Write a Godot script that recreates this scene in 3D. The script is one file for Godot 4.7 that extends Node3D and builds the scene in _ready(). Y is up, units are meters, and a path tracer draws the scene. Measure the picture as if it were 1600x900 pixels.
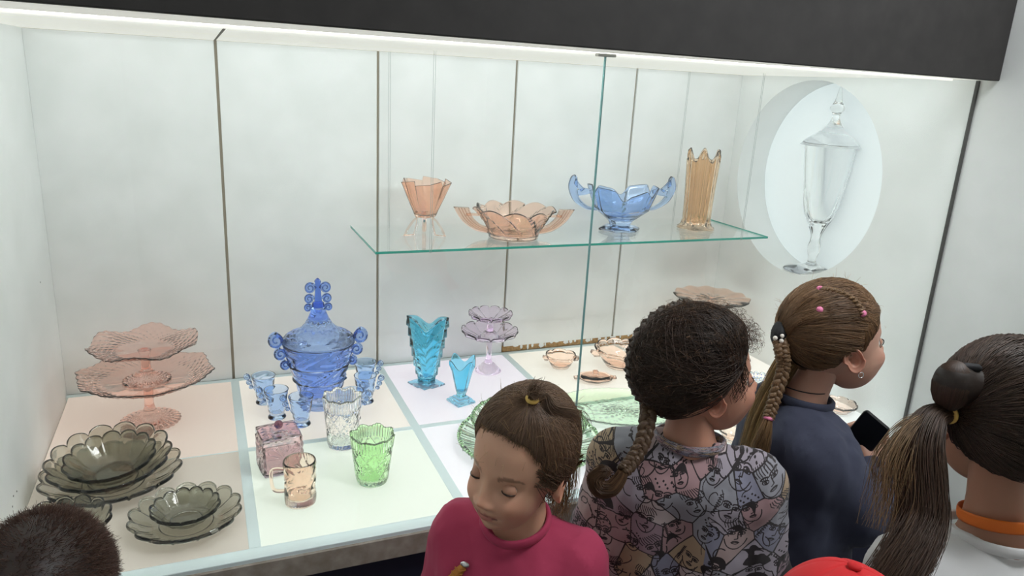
extends Node3D
# A lit museum case of pressed coloured glass, with children standing in front of it. Metres, y up.

const TABLE := 0.78        # top of the lit table
const SOFFIT := 1.669      # underside of the case's ceiling
const PANEL := 0.4         # width of a wall panel and of a table cell
const CASE_WIDTH := 2.0
const CELL_LINE := 0.423   # where the two rows of table cells meet
const CASE_FRONT := 0.816  # the glass front
const SHELF := 1.205       # top of the glass shelf

const STRIP := 42.0        # radiance of the strip lamp
const ROOM := 13.5         # radiance of the room's ceiling light
const SOFFIT_GLOW := 0.2    # glow added to the soffit to brighten the case
const NICHE := 0.26          # strength of the glow added to the niche's back

var mats := {}
var names := {}
var rng := RandomNumberGenerator.new()


# ---------------------------------------------------------------- mesh builder
class B:
	var v := PackedVector3Array()
	var n := PackedVector3Array()
	var uv := PackedVector2Array()
	var c := PackedColorArray()
	var i := PackedInt32Array()

	# a patch with counter-clockwise triangles; turned outside by its volume when it is closed
	func patch(pv: PackedVector3Array, pi: PackedInt32Array, puv: PackedVector2Array, pc: PackedColorArray, orient := true) -> void:
		var pn := PackedVector3Array()
		pn.resize(pv.size())
		var vol := 0.0
		for k in range(0, pi.size(), 3):
			var a := pv[pi[k]]
			var b := pv[pi[k + 1]]
			var d := pv[pi[k + 2]]
			var m := (b - a).cross(d - a)
			vol += a.dot(b.cross(d))
			pn[pi[k]] += m
			pn[pi[k + 1]] += m
			pn[pi[k + 2]] += m
		var s := -1.0 if orient and vol < 0.0 else 1.0
		for k in pn.size():
			pn[k] = (pn[k] * s).normalized()
		var base := v.size()
		v.append_array(pv)
		n.append_array(pn)
		uv.append_array(puv)
		c.append_array(pc)
		for k in range(0, pi.size(), 3):
			i.append(base + pi[k])
			i.append(base + pi[k + (1 if s > 0 else 2)])
			i.append(base + pi[k + (2 if s > 0 else 1)])

	# f(u in 0..1, row j) -> Vector3
	func grid(nu: int, nv: int, f: Callable, wrap := true, col = Color.WHITE, orient := true) -> void:
		var w := nu if wrap else nu + 1
		var pv := PackedVector3Array()
		var puv := PackedVector2Array()
		var pc := PackedColorArray()
		var pi := PackedInt32Array()
		for j in nv:
			for k in w:
				var u := float(k) / nu
				var p: Vector3 = f.call(u, j)
				pv.append(p)
				puv.append(Vector2(u, float(j) / (nv - 1)))
				pc.append(col if col is Color else col.call(p))
		for j in nv - 1:
			for k in nu:
				var a := j * w + k
				var b := j * w + (k + 1) % w
				pi.append_array(PackedInt32Array([a, b, a + w, b, b + w, a + w]))
		patch(pv, pi, puv, pc, orient)

	# profile of (radius, height) from axis to axis; fn(angle, radius, height, row) -> Vector2 reshapes it
	func lathe(prof: Array, nu: int, xf := Transform3D(), fn = null, col = Color.WHITE) -> void:
		grid(nu, prof.size(), func(u: float, j: int) -> Vector3:
			var p: Vector2 = prof[j]
			var th := u * TAU
			if fn != null:
				p = fn.call(th, p.x, p.y, j)
			return xf * Vector3(p.x * cos(th), p.y, p.x * sin(th)), true, col)

	# a tube along a path; rad(t) -> Vector2 half widths along the side and along the normal
	func tube(path: Array, rad: Callable, sides := 10, up := Vector3.UP, col = Color.WHITE, closed := false, power := 1.0) -> void:
		var m := path.size()
		var pv := PackedVector3Array()
		var puv := PackedVector2Array()
		var pc := PackedColorArray()
		var pi := PackedInt32Array()
		var nrm := up
		for j in m:
			var p: Vector3 = path[j]
			var t: Vector3 = (path[(j + 1) % m] - path[j - 1]) if closed else (path[mini(j + 1, m - 1)] - path[maxi(j - 1, 0)])
			t = t.normalized()
			nrm = nrm - t * nrm.dot(t)
			if nrm.length() < 1e-5:
				nrm = t.cross(Vector3(0.3, 0.5, 0.8))
			nrm = nrm.normalized()
			var side := t.cross(nrm)
			var r: Vector2 = rad.call(float(j) / (m - 1))
			for k in sides:
				var a := TAU * k / sides
				var ca := cos(a)
				var sa := sin(a)
				pv.append(p + side * (r.x * signf(ca) * pow(absf(ca), power)) + nrm * (r.y * signf(sa) * pow(absf(sa), power)))
				puv.append(Vector2(float(k) / sides, float(j) / (m - 1)))
				pc.append(col if col is Color else col.call(p))
		for j in (m if closed else m - 1):
			for k in sides:
				var a := j * sides + k
				var b := j * sides + (k + 1) % sides
				var a2 := ((j + 1) % m) * sides + k
				var b2 := ((j + 1) % m) * sides + (k + 1) % sides
				pi.append_array(PackedInt32Array([a, a2, b, b, a2, b2]))
		if not closed:
			for e in [0, m - 1]:
				var mid := pv.size()
				pv.append(path[e])
				puv.append(Vector2.ZERO)
				pc.append(col if col is Color else col.call(path[e]))
				for k in sides:
					var a: int = e * sides + k
					var b: int = e * sides + (k + 1) % sides
					pi.append_array(PackedInt32Array([mid, a, b]) if e == 0 else PackedInt32Array([mid, b, a]))
		patch(pv, pi, puv, pc)

	# a flat outline given a thickness, its edges bevelled
	func extrude(poly: Array, depth: float, bevel: float, xf := Transform3D(), col = Color.WHITE) -> void:
		var pp := PackedVector2Array(poly)
		if Geometry2D.is_polygon_clockwise(pp):
			pp.reverse()
		var m := pp.size()
		var inner := PackedVector2Array()
		for k in m:
			var e1 := (pp[k] - pp[(k + m - 1) % m]).normalized()
			var e2 := (pp[(k + 1) % m] - pp[k]).normalized()
			var nn := Vector2(-e1.y - e2.y, e1.x + e2.x).normalized()
			inner.append(pp[k] + nn * bevel)
		var rings := [[inner, depth / 2], [pp, depth / 2 - bevel], [pp, -depth / 2 + bevel], [inner, -depth / 2]]
		var tri := Geometry2D.triangulate_polygon(inner)
		var pv := PackedVector3Array()
		var pi := PackedInt32Array()
		for f in 3:                                   # each band keeps its own vertices, so that edges stay crisp
			var base := pv.size()
			for r in [f, f + 1]:
				for k in m:
					var q: Vector2 = rings[r][0][k]
					pv.append(xf * Vector3(q.x, q.y, rings[r][1]))
			for k in m:
				var k2 := (k + 1) % m
				pi.append_array(PackedInt32Array([base + k, base + m + k, base + k2, base + k2, base + m + k, base + m + k2]))
		for f in [0, 3]:
			var base := pv.size()
			for k in m:
				pv.append(xf * Vector3(inner[k].x, inner[k].y, rings[f][1]))
			for k in range(0, tri.size(), 3):
				var t := [tri[k], tri[k + 1], tri[k + 2]]
				var ccw := (inner[t[1]] - inner[t[0]]).cross(inner[t[2]] - inner[t[0]]) > 0
				if ccw != (f == 0):
					t.reverse()
				pi.append_array(PackedInt32Array([base + t[0], base + t[1], base + t[2]]))
		fill(pv, pi, col)

	func fill(pv: PackedVector3Array, pi: PackedInt32Array, col, orient := true) -> void:
		var puv := PackedVector2Array()
		var pc := PackedColorArray()
		for p in pv:
			puv.append(Vector2(p.x, p.y))
			pc.append(col if col is Color else col.call(p))
		patch(pv, pi, puv, pc, orient)

	# a box from lo to hi with chamfered edges
	func box(lo: Vector3, hi: Vector3, bevel := 0.0, xf := Transform3D(), col = Color.WHITE) -> void:
		var mid := (lo + hi) / 2
		var h := (hi - lo) / 2
		var polys := []
		for ax in 3:
			var p := (ax + 1) % 3
			var q := (ax + 2) % 3
			for s in [-1, 1]:
				var f := []
				for w in [[-1, -1], [1, -1], [1, 1], [-1, 1]]:
					f.append(corner(h, bevel, ax, ax, s, p, w[0], q, w[1]))
				polys.append(f)
			if bevel > 0:
				for sp in [-1, 1]:
					for sq in [-1, 1]:
						polys.append([corner(h, bevel, p, ax, -1, p, sp, q, sq), corner(h, bevel, p, ax, 1, p, sp, q, sq), corner(h, bevel, q, ax, 1, p, sp, q, sq), corner(h, bevel, q, ax, -1, p, sp, q, sq)])
		if bevel > 0:
			for sx in [-1, 1]:
				for sy in [-1, 1]:
					for sz in [-1, 1]:
						polys.append([corner(h, bevel, 0, 0, sx, 1, sy, 2, sz), corner(h, bevel, 1, 0, sx, 1, sy, 2, sz), corner(h, bevel, 2, 0, sx, 1, sy, 2, sz)])
		var pv := PackedVector3Array()
		var pi := PackedInt32Array()
		for f in polys:
			var nn: Vector3 = (f[1] - f[0]).cross(f[2] - f[0])
			if nn.dot(f[0] + f[1] + f[2]) < 0:
				f.reverse()
			var b := pv.size()
			for x in f:
				pv.append(xf * (mid + x))
			for k in range(1, f.size() - 1):
				pi.append_array(PackedInt32Array([b, b + k, b + k + 1]))
		fill(pv, pi, col)

	func corner(h: Vector3, bevel: float, full: int, a: int, sa: int, p: int, sp: int, q: int, sq: int) -> Vector3:
		var r := Vector3()
		r[a] = sa * (h[a] - (0.0 if full == a else bevel))
		r[p] = sp * (h[p] - (0.0 if full == p else bevel))
		r[q] = sq * (h[q] - (0.0 if full == q else bevel))
		return r

	func ball(at: Vector3, r: Vector3, nu := 16, nv := 9, col = Color.WHITE) -> void:
		grid(nu, nv, func(u: float, j: int) -> Vector3:
			var e := PI * (float(j) / (nv - 1) - 0.5)
			return at + r * Vector3(cos(e) * cos(u * TAU), sin(e), cos(e) * sin(u * TAU)), true, col)

	# tapered capsules [a, b, ra, rb] joined with a smooth minimum and meshed with surface nets
	func nets(bones: Array, cell: float, k: float, col = Color.WHITE, wrinkle = null) -> void:
		var lo := Vector3.INF
		var hi := -Vector3.INF
		for b in bones:
			var rr: float = maxf(b[2], b[3]) + k + cell * 2
			for e in [b[0], b[1]]:
				lo = lo.min(e - Vector3.ONE * rr)
				hi = hi.max(e + Vector3.ONE * rr)
		var size := (hi - lo) / cell
		var nx := int(size.x) + 2
		var ny := int(size.y) + 2
		var nz := int(size.z) + 2
		var f := PackedFloat32Array()
		f.resize(nx * ny * nz)
		f.fill(9.0)
		for b in bones:
			var a: Vector3 = b[0]
			var ab: Vector3 = b[1] - b[0]
			var len2 := maxf(ab.length_squared(), 1e-9)
			var ra: float = b[2]
			var dr: float = b[3] - b[2]
			var rr: float = maxf(b[2], b[3]) + k + cell * 1.5
			var l: Vector3 = ((a.min(b[1]) - Vector3.ONE * rr - lo) / cell).floor()
			var g: Vector3 = ((a.max(b[1]) + Vector3.ONE * rr - lo) / cell).ceil()
			for z in range(maxi(int(l.z), 0), mini(int(g.z), nz - 1) + 1):
				for y in range(maxi(int(l.y), 0), mini(int(g.y), ny - 1) + 1):
					var row := (z * ny + y) * nx
					for x in range(maxi(int(l.x), 0), mini(int(g.x), nx - 1) + 1):
						var q := lo + Vector3(x, y, z) * cell - a
						var t := clampf(q.dot(ab) / len2, 0.0, 1.0)
						var d := (q - ab * t).length() - ra - dr * t
						var o := f[row + x]
						var h := maxf(k - absf(o - d), 0.0) / k
						f[row + x] = minf(o, d) - h * h * k * 0.25
		var at := {}
		var pv := PackedVector3Array()
		var pi := PackedInt32Array()
		var off := PackedInt32Array([0, 1, nx, nx + 1, nx * ny, nx * ny + 1, nx * ny + nx, nx * ny + nx + 1])
		var edges := [[0, 1], [0, 2], [0, 4], [1, 3], [1, 5], [2, 3], [2, 6], [3, 7], [4, 5], [4, 6], [5, 7], [6, 7]]
		for z in nz - 1:
			for y in ny - 1:
				for x in nx - 1:
					var id := (z * ny + y) * nx + x
					var neg := 0
					for o in off:
						if f[id + o] < 0:
							neg += 1
					if neg == 0 or neg == 8:
						continue
					var sum := Vector3()
					var cnt := 0
					for e in edges:
						var fa := f[id + off[e[0]]]
						var fb := f[id + off[e[1]]]
						if (fa < 0) != (fb < 0):
							var t := fa / (fa - fb)
							var pa := Vector3(e[0] & 1, (e[0] >> 1) & 1, e[0] >> 2)
							var pb := Vector3(e[1] & 1, (e[1] >> 1) & 1, e[1] >> 2)
							sum += pa.lerp(pb, t)
							cnt += 1
					at[id] = pv.size()
					pv.append(lo + (Vector3(x, y, z) + sum / cnt) * cell)
		var step := [1, nx, nx * ny]
		for id in at:
			for ax in 3:
				var s1: int = step[(ax + 1) % 3]
				var s2: int = step[(ax + 2) % 3]
				if (f[id] < 0) == (f[id + step[ax]] < 0):
					continue
				if not (at.has(id - s1) and at.has(id - s2) and at.has(id - s1 - s2)):
					continue
				var q := [at[id], at[id - s1], at[id - s1 - s2], at[id - s2]]
				if f[id] < 0:
					q.reverse()
				pi.append_array(PackedInt32Array([q[0], q[2], q[1], q[0], q[3], q[2]]))
		# one round of smoothing, then wrinkles along the normal
		var sm := PackedVector3Array()
		sm.resize(pv.size())
		var ct := PackedInt32Array()
		ct.resize(pv.size())
		var nn := PackedVector3Array()
		nn.resize(pv.size())
		for t in range(0, pi.size(), 3):
			var m := (pv[pi[t + 1]] - pv[pi[t]]).cross(pv[pi[t + 2]] - pv[pi[t]])
			for w in 3:
				sm[pi[t + w]] += pv[pi[t + (w + 1) % 3]] + pv[pi[t + (w + 2) % 3]]
				ct[pi[t + w]] += 2
				nn[pi[t + w]] += m
		for t in pv.size():
			pv[t] = pv[t].lerp(sm[t] / maxi(ct[t], 1), 0.6)
			if wrinkle != null:
				pv[t] += nn[t].normalized() * float(wrinkle.call(pv[t]))
		fill(pv, pi, col)

	# a thin hair with three sides
	func hair(p: PackedVector3Array, w0: float, w1: float, col: Color, ref: Vector3) -> void:
		var m := p.size()
		var base := v.size()
		for j in m:
			var t := (p[mini(j + 1, m - 1)] - p[maxi(j - 1, 0)]).normalized()
			var s := t.cross(ref).normalized()
			var q := s.cross(t)
			var w := lerpf(w0, w1, float(j) / (m - 1))
			for d in [q, (s * 0.866 - q * 0.5), (-s * 0.866 - q * 0.5)]:
				v.append(p[j] + d * w)
				n.append(d)
				uv.append(Vector2.ZERO)
				c.append(col)
		for j in m - 1:
			for k in 3:
				var a := base + j * 3 + k
				var b := base + j * 3 + (k + 1) % 3
				i.append_array(PackedInt32Array([a, b, a + 3, b, b + 3, a + 3]))

	func mesh() -> ArrayMesh:
		var arr := []
		arr.resize(Mesh.ARRAY_MAX)
		arr[Mesh.ARRAY_VERTEX] = v
		arr[Mesh.ARRAY_NORMAL] = n
		arr[Mesh.ARRAY_TEX_UV] = uv
		arr[Mesh.ARRAY_COLOR] = c
		var cw := i.duplicate()
		for k in range(0, cw.size(), 3):              # Godot's front faces run clockwise
			var t := cw[k + 1]
			cw[k + 1] = cw[k + 2]
			cw[k + 2] = t
		arr[Mesh.ARRAY_INDEX] = cw
		var m := ArrayMesh.new()
		m.add_surface_from_arrays(Mesh.PRIMITIVE_TRIANGLES, arr)
		return m


# ---------------------------------------------------------------- naming and tagging
func numbered(called: String) -> String:
	var k: int = names.get(called, -1) + 1
	names[called] = k
	return called if k == 0 else "%s_%03d" % [called, k]

func tag(o: Node3D, label := "", category := "", group := "", kind := "") -> Node3D:
	for pair in [["label", label], ["category", category], ["group", group], ["kind", kind]]:
		if pair[1]:
			o.set_meta(pair[0], pair[1])
	return o

func thing(called: String, label: String, category: String, at := Vector3.ZERO, turn := 0.0, group := "") -> Node3D:
	var o := Node3D.new()
	o.name = numbered(called)
	o.position = at
	o.rotation.y = turn
	add_child(o)
	return tag(o, label, category, group)

func obj(called: String, b: B, m: Material, parent: Node3D = null) -> MeshInstance3D:
	return put(called, b.mesh(), m, parent)

func put(called: String, mesh: Mesh, m: Material, parent: Node3D = null) -> MeshInstance3D:
	var o := MeshInstance3D.new()
	o.name = numbered(called) if parent == null else called
	o.mesh = mesh
	o.material_override = m
	(self if parent == null else parent).add_child(o, true)
	return o

func structure(called: String, b: B, m: Material, label: String) -> MeshInstance3D:
	return tag(obj(called, b, m), label, "", "", "structure")

func copy_of(o: Node3D, at: Vector3, turn: float, label: String) -> Node3D:
	var c: Node3D = o.duplicate()
	c.name = numbered(String(o.name).get_slice("_0", 0))
	add_child(c)
	c.position = at
	c.rotation.y = turn
	c.set_meta("label", label)
	return c


# ---------------------------------------------------------------- materials
func noise(seed_: int, freq: float, octaves := 3) -> FastNoiseLite:
	var f := FastNoiseLite.new()
	f.seed = seed_
	f.frequency = freq
	f.fractal_octaves = octaves
	return f

func noise_map(seed_: int, freq: float, lo: Color, hi: Color, size := 512) -> NoiseTexture2D:
	var t := NoiseTexture2D.new()
	t.width = size
	t.height = size
	t.seamless = true
	t.noise = noise(seed_, freq, 4)
	var g := Gradient.new()
	g.set_color(0, lo)
	g.set_color(1, hi)
	t.color_ramp = g
	return t

func plain(called: String, col: Color, rough := 0.6, metal := 0.0) -> StandardMaterial3D:
	var m := StandardMaterial3D.new()
	m.resource_name = called
	m.albedo_color = col
	m.roughness = rough
	m.metallic = metal
	mats[called] = m
	return m

func rough_over(m: StandardMaterial3D, tex: Texture2D, scale: float, relief := 0.0, bump: Texture2D = null, world := true) -> StandardMaterial3D:
	if tex:
		m.albedo_texture = tex
	m.uv1_triplanar = true
	m.uv1_world_triplanar = world
	m.uv1_scale = Vector3.ONE * scale
	if relief > 0:
		m.heightmap_enabled = true
		m.heightmap_scale = relief
		m.heightmap_texture = bump
	return m

func glass(called: String, col: Color) -> StandardMaterial3D:
	var m := plain(called, Color(col.r, col.g, col.b, 0.0), 0.03)
	m.transparency = BaseMaterial3D.TRANSPARENCY_ALPHA
	m.refraction_enabled = true
	m.refraction_scale = 0.05
	return m

func pane(called: String, col: Color) -> StandardMaterial3D:
	var m := plain(called, col, 0.0)
	m.transparency = BaseMaterial3D.TRANSPARENCY_ALPHA
	return m

func spun(called: String, rough := 0.6) -> StandardMaterial3D:      # takes its colour from the vertices
	var m := plain(called, Color.WHITE, rough)
	m.vertex_color_use_as_albedo = true
	return m

func make_materials() -> void:
	var grain := noise_map(3, 0.02, Color(0.25, 0.25, 0.25), Color(0.75, 0.75, 0.75))
	var mottle := noise_map(5, 0.008, Color(0.955, 0.96, 0.955), Color(1, 1, 1))
	mats.grain = grain
	rough_over(plain("white_panel", Color(0.955, 0.96, 0.955), 0.55), mottle, 1.3, 0.02, grain)
	rough_over(plain("white_wall", Color(0.945, 0.955, 0.95), 0.7), mottle, 0.9, 0.03, grain)
	rough_over(plain("room_wall", Color(0.86, 0.86, 0.84), 0.8), mottle, 0.7, 0.03, grain)
	# plain white soffit, given an added glow to lift the case ceiling
	var dm := rough_over(plain("soffit_white", Color(0.97, 0.965, 0.945), 0.6), mottle, 1.0, 0.02, grain)
	dm.emission_enabled = true
	dm.emission = Color(1.0, 0.99, 0.95)
	dm.emission_energy_multiplier = SOFFIT_GLOW
	plain("joint_brown", Color(0.66, 0.62, 0.55), 0.9)
	rough_over(plain("fascia_dark", Color(0.2, 0.19, 0.185), 0.75), noise_map(9, 0.015, Color(0.8, 0.8, 0.8), Color(1, 1, 1)), 2.0, 0.03, grain)
	rough_over(plain("plinth_navy", Color(0.14, 0.145, 0.23), 0.7), null, 3.0, 0.02, grain)
	rough_over(plain("edge_grey", Color(0.68, 0.65, 0.61), 0.6), noise_map(12, 0.02, Color(0.8, 0.78, 0.75), Color(1, 1, 1)), 2.5, 0.02, grain)
	plain("bar_grey", Color(0.88, 0.94, 0.94), 0.35)
	rough_over(plain("floor_grey", Color(0.42, 0.41, 0.4), 0.5), mottle, 1.0, 0.03, grain)
	rough_over(plain("chip_brown", Color(0.82, 0.66, 0.45), 0.9), noise_map(15, 0.03, Color(0.7, 0.66, 0.6), Color(1, 1, 1)), 6.0)
	plain("steel", Color(0.72, 0.72, 0.7), 0.3, 0.9)
	plain("hole_dark", Color(0.1, 0.1, 0.1), 0.9)
	pane("front_glass", Color(0.9, 0.97, 0.95, 0.02))
	pane("shelf_glass", Color(0.8, 0.95, 0.9, 0.05))
	plain("shelf_edge", Color(0.2, 0.62, 0.55), 0.15)
	plain("cord", Color(0.62, 0.65, 0.64), 0.4)
	glass("pink_glass", Color(0.985, 0.860, 0.820))
	glass("peach_glass", Color(0.985, 0.860, 0.790))
	glass("amber_glass", Color(0.975, 0.870, 0.755))
	glass("smoke_glass", Color(0.765, 0.770, 0.725))
	glass("cobalt_glass", Color(0.680, 0.790, 0.990))
	glass("sky_glass", Color(0.820, 0.900, 0.995))
	glass("turquoise_glass", Color(0.600, 0.900, 0.965))
	glass("green_glass", Color(0.860, 0.970, 0.810))
	glass("pale_green_glass", Color(0.920, 0.990, 0.910))
	glass("plum_glass", Color(0.930, 0.840, 0.860))
	glass("lilac_glass", Color(0.965, 0.915, 0.970))
	glass("cornflower_glass", Color(0.770, 0.860, 0.990))
	glass("pale_peach_glass", Color(0.988, 0.905, 0.855))
	glass("royal_glass", Color(0.420, 0.580, 0.970))
	glass("deep_plum_glass", Color(0.640, 0.450, 0.530))
	glass("clear_glass", Color(0.993, 0.995, 0.990))


# ---------------------------------------------------------------- the scene
func _ready() -> void:
	rng.seed = 20
	# camera
	var cam := Camera3D.new()
	cam.name = "camera"
	cam.fov = 42.99
	cam.near = 0.02
	cam.far = 30.0
	add_child(cam)
	cam.transform = Transform3D(Basis(Vector3(0.9228, 0.0524, 0.3816), Vector3(0.0578, 0.9606, -0.2717), Vector3(-0.3808, 0.2728, 0.8835)).orthonormalized(), Vector3(0.3543, 1.6132, 2.0115))
	cam.current = true
	# sky and exposure
	var env := Environment.new()
	env.background_mode = Environment.BG_COLOR
	env.background_color = Color(0.5, 0.5, 0.52)
	env.tonemap_mode = Environment.TONE_MAPPER_LINEAR
	env.tonemap_exposure = 1.42
	env.sdfgi_enabled = true
	env.ssao_enabled = true
	env.ssil_enabled = true
	var we := WorldEnvironment.new()
	we.name = "environment"
	we.environment = env
	add_child(we)
	make_materials()
	# the room's ceiling light, and the lit cells of the table
	ceiling_light(Vector3(1.62, 2.7, 1.75), Vector2(0.6, 0.6), Color(0.98, 0.99, 1.0), ROOM)
	table_light()
	setting()
	glassware()
	people()


func ceiling_light(at: Vector3, size: Vector2, col: Color, radiance: float) -> void:
	var t := thing("ceiling_light", "square white ceiling light panel over the visitors", "light", at)
	var b := B.new()
	b.box(Vector3(-size.x / 2 - 0.02, -0.03, -size.y / 2 - 0.02), Vector3(size.x / 2 + 0.02, 0, size.y / 2 + 0.02), 0.004)
	obj("frame", b, mats.steel, t)
	b = B.new()
	b.box(Vector3(-size.x / 2, -0.034, -size.y / 2), Vector3(size.x / 2, -0.03, size.y / 2))
	var m := plain("lamp_glow", Color(0.9, 0.9, 0.9), 0.6)
	m.emission_enabled = true
	m.emission = col
	m.emission_energy_multiplier = 0.6
	obj("light_panel", b, m, t)
	area_light("room_lamp", at + Vector3(0, -0.036, 0), Vector3.DOWN, size, col, radiance)


func area_light(called: String, at: Vector3, towards: Vector3, size: Vector2, col: Color, radiance: float) -> void:
	var l := AreaLight3D.new()
	l.name = called
	l.area_size = size
	l.light_color = col
	l.light_energy = radiance * size.x * size.y / PI
	l.area_normalize_energy = true
	l.set("area_range", 8.0)
	l.set("area_attenuation", 2.0)
	l.shadow_enabled = true
	add_child(l, true)
	l.position = at
	l.basis = Basis.looking_at(towards, Vector3.FORWARD if absf(towards.y) > 0.9 else Vector3.UP)


# ---------------------------------------------------------------- setting and case
func table_light() -> void:
	# colour and strength of the lamps under each cell: [column, row] -> colour, radiance
	var cells := {
		[0, 0]: [Color(1.0, 0.9, 0.83), 0.5], [0, 1]: [Color(0.98, 0.93, 0.84), 0.29],
		[1, 0]: [Color(1.0, 0.95, 0.89), 0.62], [1, 1]: [Color(0.93, 1.0, 0.92), 0.62],
		[2, 0]: [Color(0.97, 0.93, 1.0), 0.66], [2, 1]: [Color(0.95, 0.94, 1.0), 0.7],
		[3, 0]: [Color(1.0, 0.97, 0.9), 0.66], [3, 1]: [Color(0.94, 1.0, 0.97), 0.7],
		[4, 0]: [Color(1.0, 0.97, 0.92), 0.66], [4, 1]: [Color(0.95, 1.0, 1.0), 0.66],
	}
	var case := thing("display_table", "dark museum display table with a top of glowing white panels", "display table")
	var b := B.new()
	b.box(Vector3(0.002, 0, 0.002), Vector3(1.998, TABLE - 0.055, 0.8), 0.004)
	obj("plinth", b, mats.plinth_navy, case)
	b = B.new()
	b.box(Vector3(0.002, TABLE - 0.055, 0.78), Vector3(1.998, TABLE - 0.008, 0.834), 0.002)
	obj("edge_board", b, mats.edge_grey, case)
	b = B.new()
	b.box(Vector3(0.002, TABLE - 0.06, 0.002), Vector3(1.998, TABLE - 0.012, 0.79), 0.001)
	obj("tray", b, mats.white_panel, case)
	for col in 5:
		for row in 2:
			var x0 := col * PANEL + (0.0125 if col > 0 else 0.006)
			var x1 := (col + 1) * PANEL - (0.0085 if col > 0 else 0.004)
			var z0 := 0.018 if row == 0 else CELL_LINE + (0.009 if col > 0 else 0.002)
			var z1 := CELL_LINE - (0.009 if col > 0 else 0.002) if row == 0 else 0.798
			b = B.new()
			b.box(Vector3(x0, TABLE - 0.012, z0), Vector3(x1, TABLE, z1), 0.0005)
			var m := plain("lit_panel_%d%d" % [col, row], Color(0.78, 0.78, 0.76) if col > 0 else Color(0.72, 0.7, 0.67), 0.35)
			var c: Color = cells[[col, row]][0]
			var e: float = cells[[col, row]][1]
			m.emission_enabled = true
			m.emission = c
			m.emission_energy_multiplier = e * 0.54
			obj("light_panel", b, m, case)
			area_light("table_lamp", Vector3((x0 + x1) / 2, TABLE + 0.0008, (z0 + z1) / 2), Vector3.UP, Vector2(x1 - x0, z1 - z0), c, e * 0.16)
	for k in range(1, 5):
		b = B.new()
		b.box(Vector3(k * PANEL - 0.0085, TABLE - 0.012, 0.018), Vector3(k * PANEL + 0.0125, TABLE + 0.0005, 0.798), 0.0005)
		obj("bar", b, mats.bar_grey, case)
	for k in range(1, 5):
		b = B.new()
		b.box(Vector3(k * PANEL + 0.0125, TABLE - 0.012, CELL_LINE - 0.009), Vector3((k + 1) * PANEL - 0.0085, TABLE + 0.0003, CELL_LINE + 0.009), 0.0005)
		obj("bar", b, mats.bar_grey, case)
	b = B.new()
	b.box(Vector3(0.006, TABLE - 0.012, CELL_LINE - 0.002), Vector3(PANEL - 0.0085, TABLE + 0.0003, CELL_LINE + 0.002), 0.0003)
	obj("bar", b, mats.bar_grey, case)
	b = B.new()
	b.box(Vector3(0.0, TABLE - 0.012, 0.0), Vector3(2.0, TABLE + 0.0004, 0.018), 0.0005)
	obj("bar", b, mats.bar_grey, case)
	b = B.new()
	b.box(Vector3(0.002, TABLE - 0.012, 0.798), Vector3(1.998, TABLE + 0.0004, 0.83), 0.001)
	obj("front_rail", b, mats.bar_grey, case)


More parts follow.
